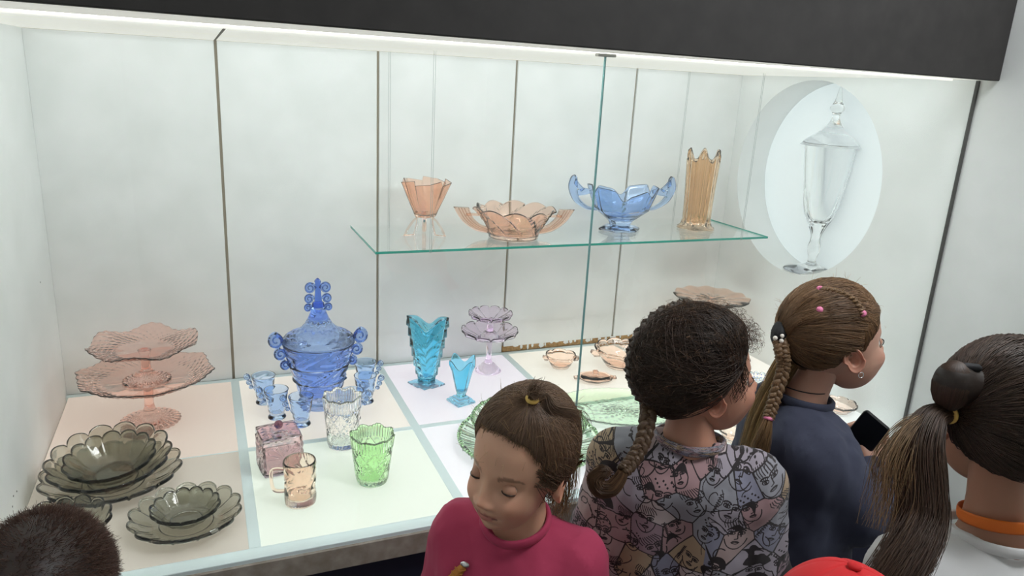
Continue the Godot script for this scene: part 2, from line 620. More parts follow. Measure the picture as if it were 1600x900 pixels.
func setting() -> void:
	var case := thing("canopy", "dark overhanging fascia with a white soffit along the top of the case", "canopy")
	var b := B.new()
	b.box(Vector3(-0.1, -0.1, -0.15), Vector3(2.3, 0, 4.1))
	structure("floor", b, mats.floor_grey, "grey floor of the exhibition room")
	b = B.new()
	b.box(Vector3(-0.1, 2.7, -0.15), Vector3(2.3, 2.8, 4.1))
	structure("ceiling", b, mats.room_wall, "white ceiling of the exhibition room")
	b = B.new()
	b.box(Vector3(-0.1, 0, -0.15), Vector3(2.3, 2.7, -0.008))
	var back := structure("wall_back", b, mats.joint_brown, "back wall of the case faced with white boards and narrow dark gaps")
	for k in 5:
		b = B.new()
		var y0 := TABLE + 0.0006 + (0.018 if k == 3 or k == 4 else 0.0)
		b.box(Vector3(k * PANEL + (0.0035 if k > 0 else 0.0), y0, -0.009), Vector3((k + 1) * PANEL - (0.0035 if k < 4 else 0.0), SOFFIT - 0.0006, 0.0), 0.0008)
		obj("panel", b, mats.white_panel, back)
	# the torn foot of the two right-hand boards
	b = B.new()
	b.box(Vector3(3 * PANEL, TABLE + 0.0006, -0.008), Vector3(CASE_WIDTH, TABLE + 0.0195, -0.002), 0.0005)
	obj("bare_board", b, mats.chip_brown, back)
	var flake := B.new()
	for k in 34:
		var x := 1.235 + k * 0.0222 + rng.randf_range(-0.006, 0.006)
		var w := rng.randf_range(0.002, 0.012) if k % 4 else 0.016
		var top := TABLE + 0.0195
		var low := top - rng.randf_range(0.004, 0.02)
		flake.extrude([Vector2(x, top), Vector2(x - w * 0.2, lerpf(top, low, 0.5)), Vector2(x + w * 0.3, low), Vector2(x + w, lerpf(top, low, 0.7)), Vector2(x + w * 0.9, top)], 0.0016, 0.0004, Transform3D(Basis(), Vector3(0, 0, -0.001)))
	tag(obj("paint_flake", flake, mats.white_panel, back), "", "", "", "stuff")
	b = B.new()
	b.box(Vector3(-0.1, 0, -0.008), Vector3(0, 2.7, 4.1))
	var left := structure("wall_left", b, mats.white_wall, "plain white side wall at the left end of the case")
	for q in [[1.118, 0.137], [0.83, 0.56], [0.835, 0.585], [0.822, 0.60]]:
		b = B.new()
		b.lathe([Vector2(0, -0.0015), Vector2(0.002, -0.001), Vector2(0.0018, 0.0004), Vector2(0, 0.0005)], 8, Transform3D(Basis(Vector3.BACK, -PI / 2), Vector3(0, q[0], q[1])))
		obj("nail_hole", b, mats.hole_dark, left)
	b = B.new()
	b.box(Vector3(-0.1, 0, 4.0), Vector3(2.3, 2.7, 4.1))
	structure("wall_front", b, mats.room_wall, "wall of the room behind the visitors")
	# the right wall with its round niche
	var at := Vector3(CASE_WIDTH, 1.375, 0.325)
	var r := 0.285
	var side := CSGBox3D.new()
	side.name = "wall_right"
	side.size = Vector3(0.3, 2.7, 4.108)
	side.material = mats.white_wall
	side.position = Vector3(CASE_WIDTH + 0.15, 1.35, 2.046)
	var hole := CSGCylinder3D.new()
	hole.name = "niche_hole"
	hole.operation = CSGShape3D.OPERATION_SUBTRACTION
	hole.radius = r
	hole.height = 0.24
	hole.sides = 96
	hole.material = mats.white_panel
	hole.rotation.z = PI / 2
	hole.position = at - side.position
	side.add_child(hole)
	add_child(side)
	tag(side, "white side wall at the right with a round niche cut into it", "", "", "structure")
	# white back of the round niche, with a glow added to brighten it
	var nl := thing("niche_back", "round glowing white panel at the back of the niche in the right wall", "light", Vector3(2.117, at.y, at.z))
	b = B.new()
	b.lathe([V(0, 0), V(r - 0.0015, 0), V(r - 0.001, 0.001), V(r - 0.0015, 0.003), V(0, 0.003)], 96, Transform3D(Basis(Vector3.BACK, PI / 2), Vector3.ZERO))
	var nm := plain("niche_added_glow", Color(0.9, 0.92, 0.92), 0.5)
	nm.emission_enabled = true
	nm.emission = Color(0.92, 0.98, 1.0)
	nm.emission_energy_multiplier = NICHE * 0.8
	obj("light_panel", b, nm, nl)  # back disc of the niche, no lamp; its glow is added
	area_light("added_niche_fill", Vector3(2.113, at.y, at.z), Vector3.LEFT, Vector2(0.4, 0.4), Color(0.92, 0.98, 1.0), NICHE * 0.3)  # added fill light that brightens the niche
	# ceiling of the case
	for q in [[0.0, PANEL - 0.0025], [PANEL + 0.0025, CASE_WIDTH]]:
		b = B.new()
		b.box(Vector3(q[0], SOFFIT, -0.008), Vector3(q[1], SOFFIT + 0.018, 0.845), 0.0006)
		obj("added_glow_soffit", b, mats.soffit_white, case)  # soffit board, no lamp; its glow is added
	area_light("added_soffit_fill", Vector3(1.0, SOFFIT - 0.007, 0.395), Vector3.DOWN, Vector2(1.96, 0.78), Color(0.95, 0.99, 1.0), SOFFIT_GLOW)  # added fill light under the soffit, brightens the case from above
	b = B.new()
	b.box(Vector3(PANEL - 0.0024, SOFFIT + 0.0004, -0.007), Vector3(PANEL + 0.0024, SOFFIT + 0.017, 0.844))
	obj("joint_strip", b, plain("joint_grey", Color(0.42, 0.4, 0.36), 0.8), case)
	b = B.new()
	b.box(Vector3(0, SOFFIT + 0.018, -0.008), Vector3(CASE_WIDTH, SOFFIT + 0.05, 0.845))
	obj("soffit_backing", b, mats.fascia_dark, case)
	# a slim lit strip under the soffit along the glass, turned to the back wall
	b = B.new()
	b.box(Vector3(0.02, SOFFIT - 0.005, 0.80), Vector3(1.93, SOFFIT - 0.0005, 0.805), 0.001)
	var lm := plain("strip_glow", Color(0.9, 0.9, 0.9), 0.5)
	lm.emission_enabled = true
	lm.emission = Color(1.0, 0.99, 0.95)
	lm.emission_energy_multiplier = 0.5
	obj("lamp_strip", b, lm, case)
	area_light("strip_lamp", Vector3(0.96, SOFFIT - 0.011, 0.797), Vector3(0, 0.4, -1).normalized(), Vector2(1.68, 0.012), Color(0.94, 0.99, 1.0), STRIP)
	var yaw := atan(0.082)
	var turn := Transform3D(Basis(Vector3.UP, yaw), Vector3(0, 0, 1.03))
	b = B.new()
	b.box(Vector3(0.001, SOFFIT + 0.0002, -0.19), Vector3(2.004, SOFFIT + 0.017, -0.018), 0.0, turn)
	obj("soffit_panel", b, mats.soffit_white, case)
	b = B.new()
	b.box(Vector3(0.001, SOFFIT - 0.001, -0.018), Vector3(2.004, 2.7, 0.0), 0.0015, turn)
	obj("fascia", b, mats.fascia_dark, case)
	# glass front: two sheets that meet in a seam
	for q in [[0.001, 1.0245, "left-hand sheet of the glass front, clear, reaching to the upright seam"], [1.0265, 1.999, "right-hand sheet of the glass front, clear, between the seam and the right wall"]]:
		var g := thing("front_pane_1" if q[0] < 1.0 else "front_pane_2", q[2], "", Vector3((q[0] + q[1]) / 2, TABLE + 0.0008, CASE_FRONT))
		g.set_meta("kind", "structure")
		var hw: float = (q[1] - q[0]) / 2
		obj("pane", sheet(-hw, hw, 0, SOFFIT - TABLE - 0.0013, 0), mats.front_glass, g)
		b = B.new()
		if q[0] < 1.0:
			b.box(Vector3(hw + 0.0001, 0, -0.003), Vector3(hw + 0.0019, SOFFIT - TABLE - 0.002, 0.003), 0.0003)
			obj("seam", b, plain("seam", Color(0.42, 0.62, 0.62), 0.3), g)
			b = B.new()
			b.box(Vector3(hw - 0.017, SOFFIT - TABLE - 0.008, -0.006), Vector3(hw + 0.019, SOFFIT - TABLE - 0.003, 0.008), 0.001)
			obj("clip", b, mats.steel, g)
		else:
			b.box(Vector3(hw - 0.005, 0, -0.003), Vector3(hw, SOFFIT - TABLE - 0.002, 0.005), 0.0006)
			obj("edge_seal", b, plain("edge_seal", Color(0.3, 0.3, 0.29), 0.5), g)
	# the hung shelf
	var shelf := thing("glass_shelf", "clear glass shelf with green edges hung on thin cords in the case", "shelf", Vector3(1.311, SHELF, 0.172))
	b = B.new()
	b.box(Vector3(-0.589, -0.006, -0.16), Vector3(0.589, 0, 0.16), 0.0)
	obj("sheet", flat(0.588, 0.159, -0.0015), mats.shelf_glass, shelf)
	obj("sheet", flat(0.588, 0.159, -0.0055), mats.shelf_glass, shelf)
	for e in [[Vector3(-0.59, -0.006, 0.1585), Vector3(0.59, 0, 0.16)], [Vector3(-0.59, -0.006, -0.1592), Vector3(-0.5885, 0, 0.1585)], [Vector3(0.5885, -0.006, -0.1592), Vector3(0.59, 0, 0.1585)]]:
		b = B.new()
		b.box(e[0], e[1], 0.0003)
		obj("edge", b, mats.shelf_edge, shelf)
	for q in [[-0.485, -0.150], [-0.455, 0.161], [0.465, -0.150], [0.49, 0.161]]:
		b = B.new()
		for d in [-0.0022, 0.0022]:
			b.tube([Vector3(q[0] + d, -0.0075, q[1]), Vector3(q[0] + d, SOFFIT - SHELF - 0.0005, q[1])], func(_t: float) -> Vector2: return Vector2(0.0005, 0.0005), 6, Vector3.RIGHT)
		b.tube([Vector3(q[0] - 0.003, -0.007, q[1]), Vector3(q[0] + 0.003, -0.007, q[1])], func(_t: float) -> Vector2: return Vector2(0.0006, 0.0006), 6)
		obj("cord", b, mats.cord, shelf)


func sheet(x0: float, x1: float, y0: float, y1: float, z: float) -> B:
	var b := B.new()
	b.fill(PackedVector3Array([Vector3(x0, y0, z), Vector3(x1, y0, z), Vector3(x1, y1, z), Vector3(x0, y1, z)]), PackedInt32Array([0, 1, 2, 0, 2, 3]), Color.WHITE, false)
	return b


func flat(hx: float, hz: float, y: float) -> B:
	var b := B.new()
	b.fill(PackedVector3Array([Vector3(-hx, y, hz), Vector3(hx, y, hz), Vector3(hx, y, -hz), Vector3(-hx, y, -hz)]), PackedInt32Array([0, 1, 2, 0, 2, 3]), Color.WHITE, false)
	return b


# ---------------------------------------------------------------- glassware
# a smooth curve through profile points; a doubled point is a hard edge
func smooth(p: Array, k := 5) -> Array:
	var out := []
	var runs := [[p[0]]]
	for j in range(1, p.size()):
		if p[j] == p[j - 1]:
			runs.append([p[j]])
		else:
			runs[-1].append(p[j])
	for r in runs:
		var m: int = r.size()
		for j in m - 1:
			var a: Vector2 = r[maxi(j - 1, 0)]
			var d: Vector2 = r[mini(j + 2, m - 1)]
			for s in k:
				var t := float(s) / k
				out.append(r[j].cubic_interpolate_in_time(r[j + 1], a, d, t, 1.0, -1.0, 2.0))
		out.append(r[m - 1])
	return out

func V(x: float, y: float) -> Vector2:
	return Vector2(x, y)

func poly_r(th: float, sides: int, turn := 0.0) -> float:       # radius of a regular polygon whose corners lie at 1
	var s := TAU / sides
	return cos(s / 2) / cos(fposmod(th - turn, s) - s / 2)

func petal(th: float, k: int, sharp := 1.0) -> float:
	return pow(absf(sin(th * k / 2.0)), sharp)

func path3(p: Array, k := 6) -> Array:                          # Catmull-Rom through points in space
	var out := []
	for j in p.size() - 1:
		for s in k:
			out.append(p[j].cubic_interpolate(p[j + 1], p[maxi(j - 1, 0)], p[mini(j + 2, p.size() - 1)], float(s) / k))
	out.append(p[-1])
	return out

func both_ways(x: float, z: float) -> Transform3D:
	return Transform3D(Basis.from_scale(Vector3(x, 1, z)), Vector3.ZERO)

# cut pattern: fans and diamonds, relief in metres
func cut(th: float, y: float, across: int, row: float, amp: float) -> float:
	var u := fposmod(th * across / TAU, 1.0) * 2.0 - 1.0
	var w := fposmod(y / row, 1.0) * 2.0 - 1.0
	var dia := 1.0 - absf(u) - absf(w)
	var star := absf(sin(5.0 * atan2(w, u)))
	return amp * (0.9 * maxf(dia, 0.0) + (0.55 * star if dia < 0 else 0.35 * star * (1 - dia)) - 0.5 * (1.0 if absf(dia) < 0.07 else 0.0))


func scallop_dish(R: float, h: float, base: float, petals: int, deep: float, m: Material, called: String, label: String, cat: String, at: Vector3, turn: float, group := "", steep := 0.5) -> Node3D:
	var t := thing(called, label, cat, at, turn, group)
	var w := 0.0045
	var p := smooth([V(0, 0.0003), V(base * 0.8, 0.0003), V(base, 0), V(base * 1.06, 0.003), V(lerpf(base, R, 0.35), h * steep * 0.55), V(lerpf(base, R, 0.7), h * lerpf(steep, 1.0, 0.35)), V(R * 0.97, h * 0.9), V(R * 0.997, h - 0.003), V(R * 1.008, h + 0.001), V(R * 0.99, h + 0.005), V(R * 0.955, h + 0.0025), V(lerpf(base, R, 0.68), h * lerpf(steep, 1.0, 0.35) + w), V(lerpf(base, R, 0.33), h * steep * 0.55 + w), V(base * 0.95, w + 0.002), V(base * 0.8, w + 0.001), V(0, w + 0.001)], 5)
	var b := B.new()
	b.lathe(p, petals * 12, Transform3D(), func(th: float, r: float, y: float, _j: int) -> Vector2:
		var e := clampf((r - base) / (R - base), 0.0, 1.0)
		var q := petal(th, petals, 0.75)
		return V(r * (1.0 + deep * e * e * (q - 0.65)), y + R * e * (0.06 * (q - 0.5) - 0.028 * (1.0 - smoothstep(0.0, 0.22, q))) * smoothstep(0.05, 0.5, e)))
	obj("dish", b, m, t)
	return t


func cake_stand(foot: float, h: float, R: float, lift: float, fn: Callable, m: Material, label: String, at: Vector3, turn: float, flute: int, cat := "cake stand", called := "cake_stand", group := "") -> Node3D:
	var t := thing(called, label, cat, at, turn, group)
	var stem := smooth([V(0, 0.0005), V(foot * 0.7, 0.0005), V(foot * 0.95, 0), V(foot, 0.002), V(foot * 0.97, 0.006), V(foot * 0.6, 0.013), V(foot * 0.3, 0.024), V(0.0125, h * 0.34), V(0.0105, h * 0.55), V(0.0115, h * 0.8), V(0.0125, h - 0.012), V(0.015, h - 0.0045), V(0.015, h - 0.0045), V(0, h - 0.0045)], 5)
	var b := B.new()
	b.lathe(stem, flute * 6, Transform3D(), func(th: float, r: float, y: float, _j: int) -> Vector2:
		var e := clampf(r / foot, 0, 1)
		return V(r * (1.0 + 0.02 * e * cos(th * flute)), y + 0.0012 * e * (1 - e) * 4 * cos(th * flute) * (1.0 if y > 0.0055 and y < h * 0.4 else 0.0)))
	obj("foot", b, m, t)
	var plate := smooth([V(0, h - 0.004), V(R * 0.3, h - 0.004), V(R * 0.55, h - 0.003), V(R * 0.8, h + lift * 0.35), V(R * 0.98, h + lift * 0.95), V(R, h + lift), V(R * 0.985, h + lift + 0.002), V(R * 0.8, h + lift * 0.35 + 0.004), V(R * 0.55, h + 0.001), V(R * 0.3, h), V(0, h)], 6)
	b = B.new()
	b.lathe(plate, 160, Transform3D(), fn)
	obj("plate", b, m, t)
	return t


func bowl_body(prof: Array, nu: int, fn = null) -> B:
	var b := B.new()
	b.lathe(prof, nu, Transform3D(), fn)
	return b


# a curl: a flat spiral of glass in the xy plane that starts at p, heading along dir, and winds up to one side
func curl(b: B, centre: Vector3, r: float, from: float, turns: float, width: float, thick: float) -> void:
	var pts := []
	var k := 26
	for s in k + 1:
		var t := float(s) / k
		var a := from + turns * TAU * t
		var rr := r * (1.0 - 0.8 * t)
		pts.append(centre + Vector3(cos(a) * rr, sin(a) * rr, 0))
	b.tube(pts, func(t: float) -> Vector2: return Vector2(width * (1.0 - 0.45 * t), thick), 10, Vector3.BACK)


func scroll_handle(sc: float, s: float) -> B:        # three curls that shrink downwards along a slanting spine
	var b := B.new()
	var spine := path3([Vector3(-0.012, -0.052, 0) * sc, Vector3(0.004, -0.015, 0) * sc, Vector3(0.012, 0.018, 0) * sc, Vector3(0.022, 0.05, 0) * sc, Vector3(0.034, 0.062, 0) * sc])
	for j in spine.size():
		spine[j].x *= s
	b.tube(spine, func(t: float) -> Vector2: return Vector2(0.0035, 0.006) * sc * (0.8 + 0.5 * t), 10, Vector3.BACK)
	for q in [[Vector3(0.034, 0.042, 0), 0.0215], [Vector3(0.024, 0.006, 0), 0.017], [Vector3(0.012, -0.024, 0), 0.0135]]:
		var c: Vector3 = q[0] * sc
		c.x *= s
		curl(b, c, q[1] * sc, PI / 2, -1.6 * s, 0.0034 * sc, 0.0062 * sc)
		b.ball(c, Vector3(q[1] * 0.9, q[1] * 0.9, 0.0035) * sc, 18, 7)
	return b


func glassware() -> void:
	pink_stands()
	smoke_dishes()
	punch_set()
	tumblers()
	turquoise_vases()
	lilac_stands()
	peach_pieces()
	green_pieces()
	shelf_pieces()
	niche_goblet()


func pink_stands() -> void:
	cake_stand(0.066, 0.104, 0.152, 0.022, func(th: float, r: float, y: float, _j: int) -> Vector2:
		var e := clampf(r / 0.152, 0, 1)
		var oct := poly_r(th, 8, 0.2)
		return V(r * lerpf(1.0, oct, e * e) * (1 + 0.012 * e * e * e * cos(th * 40)), y + 0.003 * e * e * cos(th * 8 - 1.6) + 0.0018 * sin(th * 48) * sin(r * 330) * smoothstep(0.62, 0.7, e) * (1 - smoothstep(0.9, 0.97, e)) + 0.0012 * absf(sin(th * 4)) * smoothstep(0.2, 0.4, e) * (1 - smoothstep(0.5, 0.62, e))),
		mats.pink_glass, "large pink pressed glass cake stand with an eight-sided plate, carrying a smaller stand", Vector3(0.204, TABLE + 0.0007, 0.213), 0.0, 28, "cake stand", "cake_stand", "")
	cake_stand(0.052, 0.08, 0.117, 0.016, func(th: float, r: float, y: float, _j: int) -> Vector2:
		var e := clampf(r / 0.117, 0, 1)
		return V(r * (1 + 0.035 * e * e * cos(th * 6 + 0.6)), y + 0.007 * e * e * e * cos(th * 6 + 0.6) + 0.0016 * sin(th * 36) * sin(r * 330) * smoothstep(0.5, 0.6, e)),
		mats.pink_glass, "smaller pink glass stand with a wavy rim, standing on the large pink cake stand", Vector3(0.204, TABLE + 0.1052, 0.213), 0.3, 24)


func smoke_dishes() -> void:
	var m: Material = mats.smoke_glass
	scallop_dish(0.126, 0.03, 0.056, 14, 0.11, m, "scalloped_plate", "large smoky grey petal plate at the left, under a deep grey bowl", "plate", Vector3(0.150, TABLE + 0.0007, 0.494), 0.1, "", 0.35)
	var deep := scallop_dish(0.111, 0.054, 0.046, 14, 0.1, m, "scalloped_bowl", "deep smoky grey scalloped bowl standing on the large grey petal plate", "bowl", Vector3(0.150, TABLE + 0.0072, 0.492), 0.25)
	deep.rotation = Vector3(0.12, 0.25, 0.06)
	deep.position.y += 0.0045
	var inner := scallop_dish(0.083, 0.044, 0.036, 14, 0.1, m, "scalloped_bowl", "smaller smoky grey scalloped bowl nested inside the deep grey bowl", "bowl", Vector3(0.151, TABLE + 0.0142, 0.488), 0.05)
	inner.rotation = Vector3(0.12, 0.05, 0.06)
	inner.position.y += 0.0055
	var front := scallop_dish(0.096, 0.024, 0.046, 14, 0.11, m, "scalloped_plate", "smoky grey petal plate at the front of the case, right of the deep bowl", "plate", Vector3(0.288, TABLE + 0.0007, 0.684), 0.0, "", 0.35)
	var tag_b := B.new()
	tag_b.box(Vector3(-0.006, 0, -0.002), Vector3(0.006, 0.001, 0.002), 0.0003, Transform3D(Basis.from_euler(Vector3(0.45, 0.5, 0)), Vector3(0.046, 0.0245, 0.077)))
	obj("price_sticker", tag_b, plain("paper_white", Color(0.95, 0.95, 0.93), 0.6), front)
	scallop_dish(0.06, 0.03, 0.028, 14, 0.09, m, "scalloped_bowl", "small smoky grey scalloped bowl standing on the front grey petal plate", "bowl", Vector3(0.288, TABLE + 0.0072, 0.684), 0.1)
	scallop_dish(0.076, 0.058, 0.036, 14, 0.1, m, "scalloped_bowl", "smoky grey scalloped bowl in the front left corner, half behind a dark haired head", "bowl", Vector3(0.094, TABLE + 0.0007, 0.708), 0.1)


func make_cup() -> Node3D:
	var t := thing("punch_cup", "small pale blue glass punch cup with curled handle beside the tureen", "cup", Vector3.ZERO, 0.0, "blue punch cups round the tureen")
	var p := smooth([V(0, 0.0004), V(0.017, 0.0004), V(0.021, 0), V(0.0215, 0.003), V(0.019, 0.007), V(0.0165, 0.010), V(0.0185, 0.014), V(0.0215, 0.03), V(0.025, 0.05), V(0.0275, 0.066), V(0.0295, 0.074), V(0.029, 0.0755), V(0.0275, 0.074), V(0.0255, 0.064), V(0.0225, 0.05), V(0.019, 0.03), V(0.0155, 0.016), V(0.008, 0.0125), V(0, 0.012)], 5)
	var b := B.new()
	b.lathe(p, 72, Transform3D(), func(th: float, r: float, y: float, j: int) -> Vector2:
		return V(r + (0.0007 * sin(th * 5 + 3 * sin(y * 150)) * sin(y * 210) if y > 0.015 and j < 52 else 0.0), y))
	obj("cup", b, mats.sky_glass, t)
	b = scroll_handle(0.42, 1.0)
	for k in b.v.size():
		b.v[k] += Vector3(0.0265, 0.052, 0)
	obj("handle", b, mats.sky_glass, t)
	return t


func punch_set() -> void:
	var m: Material = mats.cobalt_glass
	var t := thing("tureen", "big cobalt blue glass tureen with curled handles and a tall finial lid", "tureen", Vector3(0.601, TABLE + 0.0007, 0.222), -0.05)
	t.scale = Vector3(0.93, 1, 0.93)
	var prof := smooth([V(0, 0.0005), V(0.05, 0.0005), V(0.055, 0), V(0.056, 0.004), V(0.052, 0.012), V(0.05, 0.018), V(0.056, 0.03), V(0.065, 0.06), V(0.0735, 0.09), V(0.083, 0.125), V(0.0925, 0.16), V(0.096, 0.17), V(0.0955, 0.172), V(0.092, 0.17), V(0.087, 0.155), V(0.078, 0.122), V(0.0685, 0.09), V(0.059, 0.058), V(0.05, 0.034), V(0.03, 0.026), V(0, 0.025)], 22)
	var body := B.new()
	body.lathe(prof, 120, Transform3D(), func(th: float, r: float, y: float, j: int) -> Vector2:
		var d := 0.0
		if j < 242 and y > 0.02:
			for ring in [0.072, 0.115]:
				d += 0.0048 * exp(-pow((y - ring) / 0.0017, 2))
			d += 0.0019 * sin(th * 9 + 2.5 * sin(y * 90 + th * 3)) * sin(y * 146)
		return V(r + d, y))
	obj("bowl", body, m, t)
	var lid_prof := smooth([V(0, 0.171), V(0.08, 0.171), V(0.093, 0.172), V(0.0965, 0.175), V(0.0955, 0.179), V(0.085, 0.188), V(0.085, 0.188), V(0.062, 0.197), V(0.043, 0.211), V(0.031, 0.228), V(0.0225, 0.246), V(0.017, 0.262), V(0.014, 0.275), V(0, 0.275)], 6)
	var lb := B.new()
	lb.lathe(lid_prof, 96, Transform3D(), func(th: float, r: float, y: float, j: int) -> Vector2:
		return V(r, y + (0.0018 * sin(th * 12) * sin(r * 260) if j > 25 and r > 0.03 else 0.0)))
	var lid := obj("lid", lb, m, t)
	var fin := B.new()
	fin.lathe([V(0, 0.262), V(0.0145, 0.262), V(0.011, 0.285), V(0.0085, 0.31), V(0.0085, 0.326), V(0.0085, 0.326), V(0.0105, 0.329), V(0.006, 0.334), V(0, 0.338)], 40, Transform3D(), func(th: float, r: float, y: float, _j: int) -> Vector2: return V(r * lerpf(1.0, poly_r(th, 4, PI / 4) * 1.15, 0.8), y))
	for s in [-1.0, 1.0]:
		var scr := B.new()
		for q in [[Vector3(0.0205, 0.312, 0), 0.0150], [Vector3(0.0235, 0.284, 0), 0.0130], [Vector3(0.0265, 0.261, 0), 0.0110]]:
			curl(scr, Vector3(q[0].x * s, q[0].y, 0), q[1], PI if s > 0 else 0.0, -1.7 * s, 0.0026, 0.005)
			scr.ball(Vector3(q[0].x * s, q[0].y, 0), Vector3(q[1] * 0.9, q[1] * 0.9, 0.003), 16, 7)
		obj("scroll", scr, m, lid)
	obj("finial", fin, mats.royal_glass, lid)
	for s in [-1.0, 1.0]:
		var hb := scroll_handle(1.0, s)
		for k in hb.v.size():
			hb.v[k] += Vector3(0.077 * s, 0.137, 0)
		obj("handle", hb, m, t)
	var cup := make_cup()
	cup.position = Vector3(0.467, TABLE + 0.0007, 0.178)
	cup.rotation.y = PI - 0.3
	cup.set_meta("label", "pale blue punch cup at far left of the tureen, nearest the back wall")
	for q in [[0.489, 0.274, PI - 0.4, "pale blue punch cup left of the tureen, second from the left"], [0.541, 0.330, PI - 0.2, "pale blue punch cup in front of the tureen's left side, nearest the viewer"], [0.733, 0.150, -0.3, "pale blue punch cup right of the tureen, farthest back by the wall"], [0.714, 0.245, -0.4, "pale blue punch cup right of the tureen, middle of the three on that side"], [0.662, 0.334, -0.3, "pale blue punch cup just behind the clear cut glass tumbler"]]:
		copy_of(cup, Vector3(q[0], TABLE + 0.0007, q[1]), q[2], q[3])


func tumbler(m: Material, called: String, label: String, at: Vector3, turn: float, r0: float, r1: float, h: float) -> void:
	var t := thing(called, label, "tumbler", at, turn)
	var w := 0.0042
	var p := [V(0, 0.0004), V(r0 * 0.85, 0.0004), V(r0, 0.0), V(r0, 0.0)]
	for k in 97:
		var y := h * k / 96.0
		p.append(V(lerpf(r0, r1, pow(float(k) / 96, 0.8)), y))
	for k in 20:
		var y := lerpf(h, 0.012, float(k) / 19)
		p.append(V(lerpf(r0, r1, pow(y / h, 0.8)) - w, y - 0.0005))
	p.append(V(0, 0.011))
	var b := B.new()
	b.lathe(p, 288, Transform3D(), func(th: float, r: float, y: float, j: int) -> Vector2:
		var e := y / h
		var top := smoothstep(0.75, 1.0, e)
		var out := 1.0 if j > 3 and j < 101 else 0.0
		var d := out * (cut(th, y - 0.004, 8, h * 0.36, 0.002) if e < 0.76 else 0.0022 * absf(sin(th * 20)))
		d += 0.0016 * top * cos(th * 8)
		return V(r + d * (1.0 if e > 0.04 else 0.3), y + top * h * 0.022 * cos(th * 8)))
	obj("body", b, m, t)


func tumblers() -> void:
	tumbler(mats.clear_glass, "cut_tumbler", "clear colourless cut glass tumbler standing right of the blue cups", Vector3(0.617, TABLE + 0.0007, 0.460), 0.1, 0.032, 0.0415, 0.124)
	tumbler(mats.green_glass, "cut_tumbler", "bright green cut glass tumbler on the front lit panel", Vector3(0.649, TABLE + 0.0007, 0.634), 0.3, 0.031, 0.0445, 0.108)
	# plum box
	var t := thing("lidded_box", "square plum coloured glass box with knobbed lid", "box", Vector3(0.472, TABLE + 0.0007, 0.522), 0.12)
	var hw := 0.0415
	var p := [V(0, 0.001), V(0.95, 0.001), V(1, 0.004), V(1, 0.004)]
	for k in 61:
		p.append(V(1.0, 0.004 + 0.068 * k / 60))
	p.append_array([V(0.9, 0.072), V(0.9, 0.072), V(0.89, 0.05), V(0.89, 0.008), V(0.89, 0.008), V(0, 0.008)])
	var square := func(th: float, r: float) -> float: return r * hw * minf(1.0 / maxf(absf(cos(th)), 0.001), 1.0 / maxf(absf(sin(th)), 0.001)) * (1.0 - 0.03 * pow(absf(sin(th * 2)), 8))
	var b := B.new()
	b.lathe(p, 320, Transform3D(), func(th: float, r: float, y: float, j: int) -> Vector2:
		var d := 0.0
		if j > 5 and j < 63:
			var u: float = tan(fposmod(th + PI / 4, PI / 2) - PI / 4)
			var w := (y - 0.038) / 0.034
			d = 0.003 * absf(sin(8 * atan2(w + 0.95, absf(u) - 0.5))) * (1 if w < 0.1 else 0) + 0.003 * absf(sin(7 * atan2(w - 0.1, u))) * (1 if w > 0.1 else 0)
			d *= 1.0 - smoothstep(0.9, 1.0, absf(u))
		return V(square.call(th, r) + d, y))
	obj("body", b, mats.plum_glass, t)
	b = B.new()
	b.lathe([V(0, 0.0725), V(0.98, 0.0725), V(1.01, 0.074), V(1.01, 0.074), V(1.01, 0.083), V(1.0, 0.085), V(0.95, 0.0865), V(0.95, 0.0865), V(0.7, 0.0885), V(0.4, 0.0885), V(0.4, 0.091), V(0.2, 0.0925), V(0, 0.0925)], 128, Transform3D(), func(th: float, r: float, y: float, _j: int) -> Vector2:
		return V(square.call(th, r), y + (0.0005 * absf(sin(th * 8)) if r > 0.35 and r < 0.92 and y > 0.086 else 0.0)))
	var lid := obj("lid", b, mats.plum_glass, t)
	b = B.new()
	b.ball(Vector3(0, 0.101, 0), Vector3(0.0095, 0.0095, 0.0095), 14, 9)
	obj("knob", b, mats.deep_plum_glass, lid)
	# mug
	t = thing("glass_mug", "small peach glass mug with a square handle in front of the plum box", "mug", Vector3(0.497, TABLE + 0.0007, 0.670), PI - 0.25)
	p = [V(0, 0.0004), V(0.026, 0.0004), V(0.030, 0), V(0.030, 0), V(0.0305, 0.004)]
	for k in 24:
		p.append(V(0.030 + 0.0015 * k / 23.0, 0.006 + 0.084 * k / 23.0))
	p.append_array([V(0.0305, 0.092), V(0.029, 0.0915), V(0.0275, 0.06), V(0.0268, 0.018), V(0.022, 0.012), V(0, 0.0115)])
	b = B.new()
	b.lathe(p, 110, Transform3D(), func(th: float, r: float, y: float, j: int) -> Vector2:
		var d := 0.0
		if j > 4 and j < 28:
			d = 0.0012 * sin(th * 5 + 2.0 * sin(y * 120)) * sin(y * 160 + cos(th * 3)) if y > 0.02 and y < 0.082 else 0.0009 * absf(sin(th * 16))
		return V(r + d, y))
	obj("body", b, mats.pale_peach_glass, t)
	b = B.new()
	b.tube(path3([Vector3(0.029, 0.071, 0), Vector3(0.045, 0.0725, 0), Vector3(0.054, 0.068, 0), Vector3(0.055, 0.05, 0), Vector3(0.052, 0.03, 0), Vector3(0.044, 0.024, 0), Vector3(0.029, 0.024, 0)]), func(_t: float) -> Vector2: return Vector2(0.0036, 0.0045), 12, Vector3.BACK)
	obj("handle", b, mats.pale_peach_glass, t)


